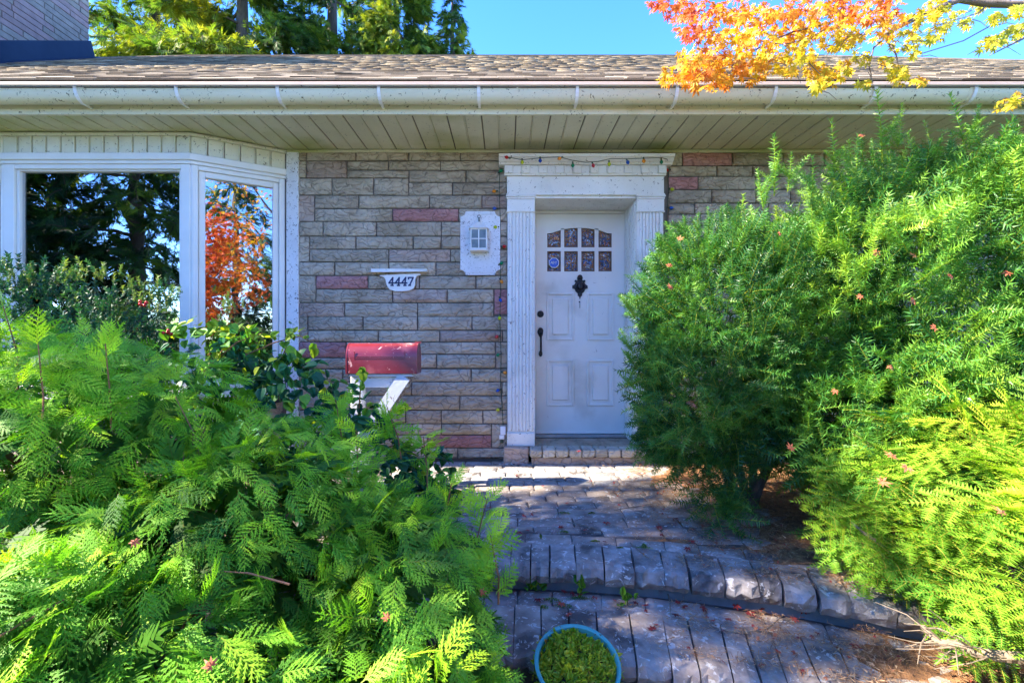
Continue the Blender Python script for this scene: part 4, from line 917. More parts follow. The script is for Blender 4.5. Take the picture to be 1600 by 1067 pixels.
M['litter'] = leafmat('dry_litter', [(0, (.16,.07,.03)), (.5, (.36,.18,.08)), (1, (.55,.36,.20))], trans=.1, rough=.8)
def samp(n):
    out = []
    while len(out) < n:
        u = random.random()
        if u < .62: x, y = rr(.55, 3.4), rr(1.9, 4.0); ok = y > nose_y(x, .0) and random.random() < min(1, max(.05, (x-.55-max(0, y-3.5)*.4)*1.7)); z = .002
        else: x, y = rr(.2, 2.4), rr(.9, 2.2); o = y - nose_y(x); ok = -.43 < o < -.02 and random.random() < min(1, max(.05, (x-.45)*1.6)); z = T2+.002
        ok = ok and random.random() < .55 + .6*math.sin(x*13+y*7)*math.sin(y*17-x*5)
        if ok: out.append((x, y, z + (.012 if x > 1.35 else 0)))
    return np.array(out)
blades('needle_litter', 45000, samp, .016, .040, .09, M['litter'], lambda n: rng.uniform(0, 1, n))
blades('bark_flakes', 4500, samp, .010, .024, .38, M['litter'], lambda n: rng.uniform(.3, 1, n), .008)
def redbits(n):
    q = samp(n*3); return q[rng.permutation(len(q))[:n]]
n = 900; q = redbits(n); q[:, 2] += .010; scatter('leaf_litter', ML, q, rnd3(n)*[1, 1, .15], rnd3(n, .35)+[0, 0, 1], rng.uniform(.009, .018, n), rng.uniform(0, 1, n), M['fallen_bits'], None)
mossp = []
def mossy(px, py, w, d, zz=0.):
    dd = F*(CZ-zz)/(py-CY); x = (px-CX)/F*dd
    for _ in range(int(90 + 60000*w*d)):
        a_, r_ = rr(0, 6.28), math.sqrt(random.random())*rr(.6, 1.1); mossp.append((x + w*r_*math.cos(a_), dd + d*r_*math.sin(a_), zz-.004 + .010*(1-min(1, r_)**2)))
for a in ((880, 802, .06, .008), (880, 831, .03, .008), (845, 838, .006, .03), (1005, 856, .05, .012), (1007, 853, .014, .028), (968, 857, .03, .008), (925, 802, .025, .006), (930, 846, .03, .006)): mossy(*a)
for a in ((905, 935, .06, .012, T2), (880, 948, .05, .03, T2), (862, 938, .05, .025, T2), (850, 950, .03, .03, T2)): mossy(*a)
mt_ = Tpl(); mt_.needle((0, 0, 0), (.2, 1, 0), 1, .35); mt_.needle((0, 0, 0), (-.5, .8, 0), .8, .35); mt_.needle((0, 0, 0), (0, .8, .5), .8, .35); mt_.done()
M['mossb'] = leafmat('moss_tips', [(0, (.05,.10,.008)), (.6, (.14,.22,.015)), (1, (.30,.36,.04))], trans=.2)
n = len(mossp); scatter('moss', [mt_], np.array(mossp), rnd3(n, .5)+[0, 0, 1], rnd3(n), rng.uniform(.004, .009, n), rng.uniform(0, 1, n), M['mossb'], None)

# ------------------------------------------------------------------ conifer foliage shapes
def cedar_spray(seed, coarse=False):
    """a flat fan of scale-leaved fingers, 1 long"""
    r = random.Random(seed); t = Tpl(); nb = 7; bend = r.uniform(-.15, .15); dr_ = r.uniform(.1, .35)
    ax = lambda y_: Vector((bend*y_*y_, y_, -dr_*y_*y_))
    t.strip([ax(y_) for y_ in (0, .3, .6, 1.)], .024, w=.5)
    def finger(p, d, an, L_, sub=True):
        m_ = p + d*L_*.5; e_ = p + d*L_ + Vector((0, .05*L_, -.22*L_*L_)); t.strip([p, e_] if coarse else [p, m_, e_], .085 if coarse else .030, w=.0)
        ns = 0 if coarse else max(2, int(L_/.076))
        for q in range(ns):
            f = .16 + .82*q/ns; o = p + (m_-p)*(f/.5) if f < .5 else m_ + (e_-m_)*((f-.5)/.5)
            for s2 in (1, -1):
                a2 = an + s2*math.radians(r.uniform(34, 44)); l2 = (.078 if L_ > .2 else .05)*(1.15-.75*f)*r.uniform(.8, 1.25)
                t.needle(o, (math.sin(a2), math.cos(a2), -.12 + r.uniform(-.1, .1)), l2, .031)
    for k in range(nb*2):
        y_ = .06 + .86*(k/(nb*2.)); sd = 1 if k % 2 else -1; L_ = (.40*(1-y_)**.6 + .09)*r.uniform(.75, 1.15); an = sd*math.radians(r.uniform(34, 46)); d = Vector((math.sin(an), math.cos(an), -.12+r.uniform(-.06, .06)))
        finger(ax(y_), d, an, L_)
        if L_ > .30:
            an2 = an + sd*math.radians(26); finger(ax(y_) + d*L_*.3, Vector((math.sin(an2), math.cos(an2), -.15)), an2, L_*.38)
    finger(ax(.86), Vector((bend, 1, -dr_*1.8)).normalized(), math.atan2(bend, 1), .2)
    return t.done()
CSI = [cedar_spray(i+30, True) for i in range(5)]
CS = [cedar_spray(i) for i in range(8)]
def yew_shoot(seed, n=30, nl=.23, flat=.40, wd=.036, taper=.5):
    r = random.Random(seed); t = Tpl(); bend = r.uniform(-.15, .15); ax = lambda y_: Vector((bend*y_*y_, y_, -.08*y_*y_))
    t.strip([ax(0), ax(.5), ax(1.)], .03, n=(0, 0, 1), w=.75); t.strip([ax(0), ax(.5), ax(1.)], .03, n=(1, 0, 0), w=.75)
    for k in range(n):
        y_ = .04 + .95*k/n; ph = (k*137.5 + r.uniform(-25, 25))*math.pi/180; c_, s_ = math.cos(ph), math.sin(ph)*flat
        rad = Vector((c_, 0, s_+.12)).normalized(); fwd = .35 + .9*max(0, y_-.75)*3 + r.uniform(-.1, .1); d = (rad + Vector((0, fwd, 0)))
        L_ = nl*(1 - taper*max(0, y_-.7)/.3)*r.uniform(.8, 1.1)*(.6+.4*min(1, y_/.15)); t.needle(ax(y_), d, L_, wd, n=(r.uniform(-.3,.3), r.uniform(-.3,.3), 1))
    return t.done()
YS = [yew_shoot(i, 42) for i in range(6)]
YL = [yew_shoot(10+i, 56, .12, .9, .024, .4) for i in range(3)]       # upright leaders
def fir_bough(seed):
    r = random.Random(seed); t = Tpl(); bend = r.uniform(-.1, .1); ax = lambda y_: Vector((bend*y_*y_, y_, -.16*y_*y_))
    def fringe(p, d, L_, n, nl, dz=0):
        d = Vector(d).normalized(); s_ = Vector((d.y, -d.x, 0)).normalized(); pp = [p, p + d*L_*.5 + Vector((0, 0, -.03*L_)), p + d*L_ + Vector((0, 0, -.12*L_))]
        t.strip(pp, .016, w=.85); t.strip(pp, .014, n=(1, 0, 0), w=.85)
        for k in range(n):
            f = .05 + .95*k/n; o = pp[0] + (pp[1]-pp[0])*(f*2) if f < .5 else pp[1] + (pp[2]-pp[1])*((f-.5)*2)
            for sd in (1, -1):
                e_ = f > .93
                t.needle(o, s_*sd*(.35 if e_ else 1) + d*(.42+r.uniform(-.1,.1)+(1 if e_ else 0)) + Vector((0, 0, r.uniform(.0, .35))), nl*r.uniform(.85, 1.1)*(1-.35*f*f), .026, n=(r.uniform(-.2,.2), r.uniform(-.2,.2), 1), quad=False)
    fringe(ax(0), (bend, 1, 0), 1., 24, .088)
    for k in range(7):
        y_ = .10 + .11*k; sd = 1 if k % 2 else -1; an = math.radians(r.uniform(42, 55)); L_ = (.52*(1-y_)+.08)*r.uniform(.85, 1.1)
        fringe(ax(y_), (sd*math.sin(an), math.cos(an), r.uniform(-.1, .05)), L_, int(24*L_)+3, .082)
    return t.done()
FB = [fir_bough(i) for i in range(5)]

# ------------------------------------------------------------------ plant materials
M['cedar'] = leafmat('cedar_scales', [(0, (.03,.09,.008)), (.35, (.095,.26,.018)), (.7, (.20,.44,.024)), (1, (.38,.58,.03))], stem=(.22,.17,.03), trans=.35, rough=.55, spec=.22)
M['cstem'] = surf('cedar_bark', [(.16,.07,.035), (.30,.13,.055)], 30, .8, .4, 60)
M['yew'] = leafmat('yew_needles', [(0, (.015,.075,.020)), (.35, (.06,.20,.035)), (.7, (.17,.36,.045)), (1, (.34,.50,.05))], stem=(.34,.34,.04), trans=.28, rough=.42, spec=.35)
M['fir'] = leafmat('hemlock_needles', [(0, (.06,.19,.02)), (.5, (.22,.42,.03)), (1, (.42,.56,.035))], stem=(.45,.36,.06), trans=.30, rough=.45, spec=.4)
M['vine'] = leafmat('vine_leaves', [(0, (.010,.065,.040)), (.4, (.02,.13,.045)), (.75, (.13,.30,.02)), (1, (.45,.52,.03))], trans=.3, rough=.5, spec=.35)
M['boxw'] = leafmat('boxwood_leaves', [(0, (.010,.050,.035)), (.5, (.03,.12,.045)), (1, (.22,.28,.05))], stem=(.16,.09,.04), trans=.2, rough=.55, spec=.3)
M['maple'] = leafmat('autumn_maple_leaves', [(0, (.45,.06,.02)), (.3, (.60,.17,.015)), (.5, (.66,.33,.015)), (.75, (.60,.46,.02)), (1, (.30,.36,.04))], stem=(.25,.08,.03), trans=.38, rough=.5, spec=.3)
M['fallen'] = leafmat('fallen_red_leaf', [(0, (.16,.02,.02)), (.5, (.40,.045,.035)), (1, (.44,.17,.07))], stem=(.25,.08,.04), trans=.15, rough=.6, spec=.3)
M['conifer'] = leafmat('far_conifer', [(0, (.012,.045,.012)), (.35, (.05,.12,.02)), (.65, (.17,.25,.025)), (1, (.38,.36,.04))], stem=(.07,.05,.035), trans=.3, rough=.6, spec=.25)
M['bark'] = surf('grey_brown_bark', [(.06,.045,.035), (.13,.10,.08)], 14, .9, .8, 30, stretch=(3, 3, .6), dist=.02)
M['mbark'] = surf('maple_bark', [(.11,.09,.075), (.20,.16,.13)], 18, .8, .4, 50)
M['twig'] = surf('dead_twig', [(.15,.11,.07), (.26,.20,.14)], 30, .8, .3, 80)

# ------------------------------------------------------------------ the cedar on the left
ced = thing('cedar_shrub', (-1.2, 1.9, -.25), 'large bright green cedar with flat drooping sprays filling the near side of the path', 'shrub')
CE = [(-1.88, 1.90, .0, .86, .74, 1.0), (-2.7, 1.8, -.1, .8, .8, 1.1), (-.98, 1.70, -.12, .72, .74, .73), (-.42, 1.62, -.25, .42, .58, .66), (-.30, 1.12, -.25, .38, .26, .52), (-.9, 1.18, -.2, .6, .35, .66), (-1.6, 1.2, -.2, .7, .4, .75)]
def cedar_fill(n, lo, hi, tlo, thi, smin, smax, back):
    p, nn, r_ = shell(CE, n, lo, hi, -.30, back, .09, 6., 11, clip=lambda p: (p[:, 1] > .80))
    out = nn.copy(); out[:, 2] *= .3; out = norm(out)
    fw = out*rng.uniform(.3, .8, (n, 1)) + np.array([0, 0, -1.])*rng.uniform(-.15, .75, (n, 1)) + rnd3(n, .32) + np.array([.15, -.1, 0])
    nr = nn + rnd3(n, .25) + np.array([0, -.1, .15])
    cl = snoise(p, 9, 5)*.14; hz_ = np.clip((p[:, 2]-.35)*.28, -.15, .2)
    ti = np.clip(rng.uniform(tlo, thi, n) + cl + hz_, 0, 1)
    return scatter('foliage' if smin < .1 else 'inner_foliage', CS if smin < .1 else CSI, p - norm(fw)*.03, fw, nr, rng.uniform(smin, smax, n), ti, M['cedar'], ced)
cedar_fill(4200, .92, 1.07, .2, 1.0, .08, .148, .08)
cedar_fill(1900, .72, .92, .0, .28, .14, .22, .08)  # inner sprays tinted dark, the shade of the interior put into their colour
# leaders standing above the outline
pl = []
for px, py, d, ln_ in ((20, 500, 1.75, .26), (120, 545, 1.8, .2), (520, 640, 2.1, .16), (610, 650, 2.1, .2), (660, 700, 2.0, .2), (160, 560, 1.6, .25), (60, 560, 1.5, .25), (290, 640, 1.7, .22), (700, 770, 1.9, .2), (740, 800, 1.7, .2), (770, 860, 1.55, .2), (560, 690, 1.9, .2)):
    b_ = W(px, py, d); top_ = b_ + Vector((rr(-.03, .05), rr(-.05, .02), .05))
    base = b_ - Vector((rr(-.05, .05), -.05, ln_)); ob('stem', MB().tube([base, (base+b_)/2 + Vector((.01, 0, 0)), top_], [.004, .003, .0015], 5), M['cstem'], ced)
    for k in range(16):
        f = (k+.5)/16; q = base + (top_-base)*f; pl.append((q, f))
P_ = np.array([tuple(q) for q, _ in pl]); fr_ = np.array([f for _, f in pl]); n = len(P_); fw = rnd3(n, 1.); fw[:, 2] = .35+.5*fr_; fw = norm(fw)
scatter('leader_foliage', CS, P_, fw, norm(np.cross(fw, rnd3(n)))*.6 + [0, -.5, .4], rng.uniform(.08, .14, n)*(1.25-.4*fr_), np.clip(.6+.35*fr_+rng.normal(size=n)*.08, 0, 1), M['cedar'], ced, kind=None)
# orange-brown stems seen among the sprays
for k in range(22):
    p, nn, _ = shell(CE, 1, .84, .93, -.2, 0, seed=k); p = Vector(p[0]); nn = Vector(nn[0]); t_ = Vector((rr(-1, 1), rr(-.4, .4), rr(-.2, 1))).normalized(); L_ = rr(.12, .35)
    ob('stem', MB().tube([p - t_*L_*.5, p + nn*.02, p + t_*L_*.5 + nn*.02], [.003, .0025, .001], 5), M['cstem'], ced)
ob('trunk', MB().tube([(-1.25, 1.9, -.3), (-1.2, 1.85, .2), (-1.15, 1.8, .7)], [.05, .04, .02], 8), M['cstem'], ced)
for a in ((-1.9, 1.7, .7), (-.7, 1.6, .45), (-.5, 1.4, .1), (-1.5, 1.4, .4)): ob('limb', MB().tube([(-1.22, 1.87, .0), tuple((Vector((-1.22, 1.87, .0))+Vector(a))/2 + Vector((0, 0, .08))), a], [.03, .02, .01], 6), M['cstem'], ced)

# ------------------------------------------------------------------ boxwood under the bay window
bxw_ = thing('boxwood_shrub', (-2.9, 2.95, -.05), 'small-leaved dark bluish green shrub growing under the bay window', 'shrub')
sprig = []
for s_ in range(4):
    t = Tpl(); r = random.Random(s_); t.strip([(0, 0, 0), (0, .5, .02), (0, 1, 0)], .025, w=1.)
    for k in range(16):
        y_ = .1 + .9*k/16; ph = k*2.4+r.uniform(-.3, .3); t.needle((0, y_, 0), (math.cos(ph), .75, math.sin(ph)), .24*r.uniform(.8, 1.1), .13, n=(r.uniform(-.4,.4), r.uniform(-.4,.4), 1))
    sprig.append(t.done())
BX = [(-2.98, 2.95, .52, .46, .40, .93), (-2.50, 2.93, .42, .36, .36, .84), (-2.15, 2.90, .22, .28, .33, .66), (-3.9, 2.9, .5, .5, .4, .9)]
n = 4200; p, nn, _ = shell(BX, n, .70, 1.03, 0, .15, .08, 8., 21); fw = nn*.6 + np.array([0, 0, .7]) + rnd3(n, .4)
scatter('foliage', sprig, p, fw, rnd3(n), rng.uniform(.07, .12, n), np.clip(.42 + snoise(p, 7, 8)*.22 + rng.normal(size=n)*.16, 0, 1), M['boxw'], bxw_)
pl = [W(px, py, 2.9) for px, py in ((150, 420), (255, 450), (262, 470), (60, 430), (30, 435), (355, 470), (110, 425), (205, 440), (235, 455))]
n = 120; c_ = np.array([tuple(q) for q in pl])[rng.integers(0, len(pl), n)] + rnd3(n, .035) - [0, 0, .05]; scatter('leader_foliage', sprig, c_, rnd3(n, .35)+[0, 0, 1], rnd3(n), rng.uniform(.06, .10, n), rng.uniform(.35, 1, n), M['boxw'], bxw_, kind=None)
for k in range(34):
    x = rr(-2.75, -2.05); p0 = Vector((x+rr(-.1, .1), 2.75+rr(-.05, .1), rr(.25, .5))); t_ = Vector((rr(-.6, .6), rr(-.3, .1), 1)).normalized()
    ob('twig', MB().tube([p0, p0+t_*.12+Vector((rr(-.02,.02), 0, 0)), p0+t_*rr(.2, .4)], [.005, .004, .0015], 4), M['twig'], bxw_)
for px, py in ((262, 518), (224, 474)):
    q = W(px, py, 2.72)
    for k in range(5): ob('berry', MB().lathe([(.0, -.010), (.008, -.006), (.010, 0), (.008, .006), (0, .010)], tuple(q + Vector((rr(-.02,.02), rr(-.01,.01), rr(-.02,.02)))), 8), M['bred'], bxw_, smooth='all')

# ------------------------------------------------------------------ broad-leaved vine round the mailbox
vin = thing('climbing_vine', (-1.3, 2.9, -.05), 'broad round-leaved vine with yellow-green tips sprawling round the mailbox post', 'vine')
VE = [(-1.75, 3.02, .62, .40, .33, .50), (-1.32, 2.93, .50, .36, .33, .44), (-.82, 2.80, .05, .32, .30, .62), (-.52, 3.0, -.0, .24, .3, .34)]
n = 1700; p, nn, _ = shell(VE, n, .75, 1.05, 0, .15, .09, 9., 31); fw = nn*.35 + rnd3(n, .5) + np.array([0, -.1, -.45]); nr = nn + np.array([0, -.2, .6]) + rnd3(n, .3)
yel = np.clip((p[:, 2]-(.93 + .25*(p[:, 0]+1.75)*-1*.6))*5, 0, 1); ti = np.clip(.32 + rng.normal(size=n)*.16 + yel*.55 + (rng.uniform(size=n) < .06)*.5, 0, 1)  # upper leaves yellowed as if lit, the light put into their tint
order = np.argsort(-(nn[:, 1] < .2).astype(float)*rng.uniform(.5, 1, n)); p, fw, nr, ti = p[order], fw[order], nr[order], ti[order]
leaf_parts('leaf', BL, p, fw, nr, rng.uniform(.048, .078, n), ti, M['vine'], vin, 290, smooth=False)
lp = []
for path in ([(300, 600), (340, 560), (370, 535), (410, 520)], [(370, 560), (430, 535), (470, 525), (498, 543)], [(440, 560), (455, 525), (458, 512)], [(320, 575), (350, 545), (330, 540)], [(560, 650), (563, 610), (566, 590), (572, 585)], [(600, 700), (640, 690), (665, 700), (680, 712)], [(620, 650), (634, 638), (632, 632)]):
    d_ = 2.85 if path[0][0] < 500 else 2.75; pp = [W(a, b_, d_+rr(-.05, .05)) for a, b_ in path]; ob('stem', MB().tube(pp, [.004]*(len(pp)-1)+[.0015], 5), M['cstem'], vin)
    for a, b_ in zip(pp[:-1], pp[1:]):
        for f in (0, .33, .66, 1): lp.append(a + (b_-a)*f + Vector((rr(-.02,.02), rr(-.03,0), rr(-.01,.03))))
P_ = np.array([tuple(q) for q in lp]); n = len(P_); scatter('tip_leaves', BL, P_, rnd3(n, .7)+[0, -.3, -.1], rnd3(n, .35)+[0, -.4, .8], rng.uniform(.04, .065, n), rng.uniform(.62, 1, n), M['vine'], vin, kind=None)

# ------------------------------------------------------------------ yews right of the door
def yew(name_label, ells, n_out, n_in, lead, seed, base, tbias=0., smin=.10, smax=.20):
    y_ = thing('yew_shrub', base, name_label, 'shrub')
    p, nn, _ = shell(ells, n_out, .90, 1.10, .0, .22, .17, 8, seed); n = n_out
    fw = nn*.8 + rnd3(n, .40) + np.array([0, 0, .38]); nr = rnd3(n, .5)+[0, -.1, .6]; ti = np.clip(.48 + tbias + snoise(p, 7, seed)*.2 + rng.normal(size=n)*.12, 0, 1)  # tbias puts the shade of one yew and the sun on the other into the tint
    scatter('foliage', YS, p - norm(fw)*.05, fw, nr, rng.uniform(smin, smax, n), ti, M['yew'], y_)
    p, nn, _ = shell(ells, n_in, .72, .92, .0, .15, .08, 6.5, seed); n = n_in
    scatter('inner_foliage', YS, p, nn*.8 + rnd3(n, .6), rnd3(n), rng.uniform(smin*1.4, smax*1.4, n), np.clip(.22+tbias+rng.normal(size=n)*.1, 0, 1), M['yew'], y_)  # darker tint paints the shaded core of the shrub
    if lead:
        P_, Fw, Sc = [], [], []
        for px, py, d, L_, lean in lead:
            b_ = W(px, py, d); dv = Vector((lean, rr(-.15, .1), 1)).normalized(); q = b_ - dv*L_; P_.append(tuple(q)); Fw.append(tuple(dv)); Sc.append(L_)
            for k in range(7):
                q2 = q + dv*L_*rr(-.1, .45); a_ = Vector((rr(-1, 1), rr(-1, 1), .8)).normalized(); P_.append(tuple(q2)); Fw.append(tuple(a_)); Sc.append(-rr(.09, .14))
        P_ = np.array(P_); Fw = np.array(Fw); Sc = np.array(Sc); m_ = Sc > 0
        scatter('leader_shoots', YL, P_[m_], Fw[m_], np.tile([0, -1., .1], (m_.sum(), 1)) + rnd3(m_.sum(), .2), Sc[m_], rng.uniform(.6, .9, m_.sum()), M['yew'], y_)
        scatter('side_shoots', YS, P_[~m_], Fw[~m_], rnd3((~m_).sum(), .4)+[0, 0, .7], -Sc[~m_], rng.uniform(.4, .8, (~m_).sum()), M['yew'], y_, kind=None)
    bx, by, bz_ = base
    for k in range(7):
        e_ = random.choice(ells); a = (bx+rr(-.1, .1), by+rr(-.08, .08), bz_-.02); b_ = (e_[0]+rr(-.6, .6)*e_[3], e_[1]+rr(-.5, .5)*e_[4], e_[2]+rr(-.3, .5)*e_[5])
        mid = tuple((Vector(a)+Vector(b_))/2 + Vector((rr(-.08,.08), rr(-.08,.08), .08))); ob('limb', MB().tube([a, mid, b_], [.03, .018, .006], 6), M['bark'], y_)
    return y_
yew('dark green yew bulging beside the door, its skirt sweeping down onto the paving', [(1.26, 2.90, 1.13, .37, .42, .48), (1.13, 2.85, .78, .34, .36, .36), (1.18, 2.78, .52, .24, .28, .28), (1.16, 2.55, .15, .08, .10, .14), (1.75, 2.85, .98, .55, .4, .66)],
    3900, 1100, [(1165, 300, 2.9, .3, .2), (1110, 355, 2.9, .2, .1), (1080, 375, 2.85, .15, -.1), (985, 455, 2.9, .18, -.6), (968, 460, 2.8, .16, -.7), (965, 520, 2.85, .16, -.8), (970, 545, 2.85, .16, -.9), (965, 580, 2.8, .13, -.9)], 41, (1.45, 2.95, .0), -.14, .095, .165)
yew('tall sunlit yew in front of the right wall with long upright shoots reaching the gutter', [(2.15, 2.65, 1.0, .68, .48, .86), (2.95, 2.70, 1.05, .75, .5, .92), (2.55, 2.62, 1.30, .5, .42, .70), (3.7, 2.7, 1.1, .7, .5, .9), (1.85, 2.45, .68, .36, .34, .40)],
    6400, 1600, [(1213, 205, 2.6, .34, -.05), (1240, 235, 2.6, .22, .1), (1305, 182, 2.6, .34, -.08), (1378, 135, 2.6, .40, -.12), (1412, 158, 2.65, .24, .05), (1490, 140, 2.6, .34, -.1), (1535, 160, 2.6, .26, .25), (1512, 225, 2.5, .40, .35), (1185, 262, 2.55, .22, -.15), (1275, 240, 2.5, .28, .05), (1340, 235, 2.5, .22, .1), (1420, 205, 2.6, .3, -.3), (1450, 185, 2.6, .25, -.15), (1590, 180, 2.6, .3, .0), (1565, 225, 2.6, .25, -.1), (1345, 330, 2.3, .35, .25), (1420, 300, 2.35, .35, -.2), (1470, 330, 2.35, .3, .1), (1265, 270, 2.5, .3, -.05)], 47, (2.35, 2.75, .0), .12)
# ------------------------------------------------------------------ the low hemlock in the near corner
hem = thing('hemlock_shrub', (1.75, 1.6, -.15), 'low bright yellow-green conifer with feathery layered boughs over the steps', 'shrub')
HE = [(2.05, 1.85, .25, .54, .48, .55), (2.25, 1.5, .30, .72, .42, .44), (1.72, 2.0, .18, .26, .30, .36), (2.9, 1.8, .35, .6, .6, .6)]
n = 820; p, nn, _ = shell(HE, n, .80, 1.04, .03, .12, .08, 6., 51)
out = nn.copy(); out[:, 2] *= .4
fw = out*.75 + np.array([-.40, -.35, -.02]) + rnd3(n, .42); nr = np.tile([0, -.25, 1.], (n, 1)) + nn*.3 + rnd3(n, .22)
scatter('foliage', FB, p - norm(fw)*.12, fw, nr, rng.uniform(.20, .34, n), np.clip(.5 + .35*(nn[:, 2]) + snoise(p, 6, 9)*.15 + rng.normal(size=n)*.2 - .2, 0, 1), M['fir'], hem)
for k in range(9):
    a = (1.8+rr(-.1,.1), 1.6+rr(-.1,.1), -.16); b_ = (rr(1.4, 2.4), rr(1.2, 2.0), rr(.0, .5)); ob('limb', MB().tube([a, tuple((Vector(a)+Vector(b_))/2+Vector((0,0,.05))), b_], [.022, .014, .005], 6), M['twig'], hem)
# the bare lower branch with its dead twigs
pth = [W(1440, 978, 1.60), W(1465, 1002, 1.55), W(1500, 1010, 1.5), W(1540, 1022, 1.45), W(1620, 1030, 1.40)]
ob('bare_branch', MB().tube(pth, [.006, .011, .014, .016, .018], 8), M['twig'], hem, smooth=True)
for k in range(24):
    f = random.random()*3.99; i = int(f); q = pth[i] + (pth[i+1]-pth[i])*(f-i); d = Vector((rr(-1, .1), rr(-.35, .3), rr(-.22, .25))).normalized(); L_ = rr(.06, .2)
    ob('dead_twig', MB().tube([q, q+d*L_*.5+Vector((rr(-.015,.015), 0, rr(-.02,.02))), q+d*L_+Vector((0, 0, rr(-.03,.03)))], [.003, .002, .001], 4), M['twig'], hem)

# ------------------------------------------------------------------ turquoise bowl
bd = 1.60; bR = .135; bc = Vector(((902-CX)/F*bd, bd, -.05))
bowl = thing('plant_bowl', (bc.x, bc.y, T3), 'round turquoise plastic bowl full of trailing yellow-green plants at the foot of the steps', 'bowl')
M['turq'] = surf('turquoise_plastic', [(.05,.27,.25), (.09,.38,.35)], 6, .5, .1, 30, specks=((.10,.09,.06), 24, .60), patches=((.16,.26,.22), 9, .60))
bm_ = MB().lathe([(.0, -.20), (.09, -.20), (.102, -.195), (.128, -.06), (.135, -.004), (.143, .0), (.143, .006), (.135, .008), (.130, .004), (.124, -.03), (.0, -.03)], (0, 0, 0), 40)
tl = Matrix.Rotation(math.radians(20), 3, 'X'); bm_.v = [tuple(tl @ Vector(v) + bc) for v in bm_.v]
ob('bowl', bm_, M['turq'], bowl, smooth=True)
dk_ = MB().lathe([(0, -.026), (.122, -.028)], (0, 0, 0), 24); dk_.v = [tuple(tl @ Vector(v) + bc) for v in dk_.v]; ob('potting_soil', dk_, M['soil'], bowl)
n = 1500; a_ = rng.uniform(0, 2*np.pi, n); r_ = np.sqrt(rng.uniform(0, 1, n))*.142; hh = .008+.020*snoise(np.stack([np.cos(a_)*r_, np.sin(a_)*r_, 0*r_], -1), 28, 2)-.05*(r_/.142)**4; q = np.stack([np.cos(a_)*r_, np.sin(a_)*r_, -.02+rng.uniform(.2, 1, n)*(hh+.02)], -1) @ np.array(tl).T + np.array(bc)
M['bowlp'] = leafmat('bowl_plant', [(0, (.12,.24,.02)), (.5, (.42,.50,.03)), (.85, (.66,.62,.05)), (1, (.40,.14,.07))], trans=.35)
scatter('plants', [BL[0], sprig[1], BL[2]], q, rnd3(n, .8)+[0, 0, .5], rnd3(n, .5)+[0, 0, .8], rng.uniform(.013, .030, n), np.clip(rng.normal(size=n)*.2+.5, 0, 1), M['bowlp'], bowl)
# weeds on the landing
for px, py, h, cnt, lab in ((907, 925, .085, 12, 'upright green weed growing at the foot of the first step'), (980, 937, .05, 10, 'small clump of round-leaved weed against the step riser'), (836, 915, .05, 16, 'sprawling green weed beside the cedar under the step')):
    dd = F*(CZ-T2)/(py+8-CY); g = Vector(((px-CX)/F*dd, dd, T2)); w_ = thing('weed', g, lab, 'weed', None)
    pp = []; ff = []
    for k in range(cnt):
        f = k/cnt; pp.append((g.x+rr(-.012,.012)*(1 if h > .06 else 3), g.y+rr(-.01,.01), g.z+h*f)); ff.append((rr(-1,1), rr(-1,1), .5+f))
    ob('stem', MB().tube([g, g+Vector((.004, 0, h*.6)), g+Vector((0, 0, h))], [.002, .0015, .001], 4), M['moss'], w_)
    scatter('leaves', BL, np.array(pp), np.array(ff), rnd3(cnt, .3)+[0, -.3, .8], rng.uniform(.022, .04, cnt), rng.uniform(.55, .85, cnt), M['vine'], w_, kind=None)
# twigs lying on the stones
for pts, lab in (([(985, 848), (1010, 870), (1035, 905), (1046, 935), (1048, 960)], 'long thin pale root trailing over the edge of the first step'), ([(1132, 985), (1165, 988), (1200, 982), (1225, 960)], 'forked bare twig lying on the lower landing stones'), ([(885, 815), (920, 822), (945, 832)], 'straight brown twig lying on the grey paving'), ([(960, 797), (990, 792), (1020, 787)], 'short dark twig lying in the sunny edge of the paving')):
    pp = []
    for px, py in pts:
        dz = 0. if py < 880 else T2; dd = F*(CZ-dz-.008)/(py-CY); pp.append(Vector(((px-CX)/F*dd, dd, dz+.009)))
    tg = ob('twig', MB().tube(pp, [.003]*(len(pp)-1)+[.0015], 5), M['twig'], None, tuple(pp[0])); tag(tg, lab, 'twig')
# fallen red leaves
used_l = {}
def leaf_label(px, py, s_, kind_):
    sz = 'tiny' if s_ < .024 else 'small' if s_ < .029 else 'fair-sized' if s_ < .033 else 'large'
    if kind_ == 'up':
        w1 = 'right in front of the door step' if py < 740 else 'on the small pavers' if py < 785 else 'mid-way on the upper paving' if py < 815 else 'behind the step edging' if py < 840 else 'on the first step edging'
        w2 = 'by the cedar' if px < 780 else 'left of the door line' if px < 840 else 'in line with the door handle' if px < 900 else 'in line with the door' if px < 980 else 'towards the yew'; col = 'dark red leaf'
    elif kind_ == 'low':
        w1 = 'at the foot of the first riser' if py < 950 else 'midway on the lower landing' if py < 985 else 'near the landing front'
        w2 = 'by the cedar' if px < 870 else 'just behind the bowl' if px < 940 else 'to the right of the bowl' if px < 1040 else 'below the sunny edging stones' if px < 1120 else 'among the brown needles' if px < 1220 else 'beside the hemlock'; col = 'red maple leaf'
    else:
        w1 = 'high in the yew' if py < 340 else 'in the upper half of the yew' if py < 420 else 'at mid height in the yew' if py < 520 else 'low in the yew'
        w2 = 'beside the pilaster' if px < 1120 else 'where the yews meet' if px < 1260 else 'on its sunny face' if px < 1420 else 'far from the door'; col = 'orange-brown leaf'
    return ' '.join(f'{sz} {col} {w1}, {w2}'.split()[:16])
lk = {}
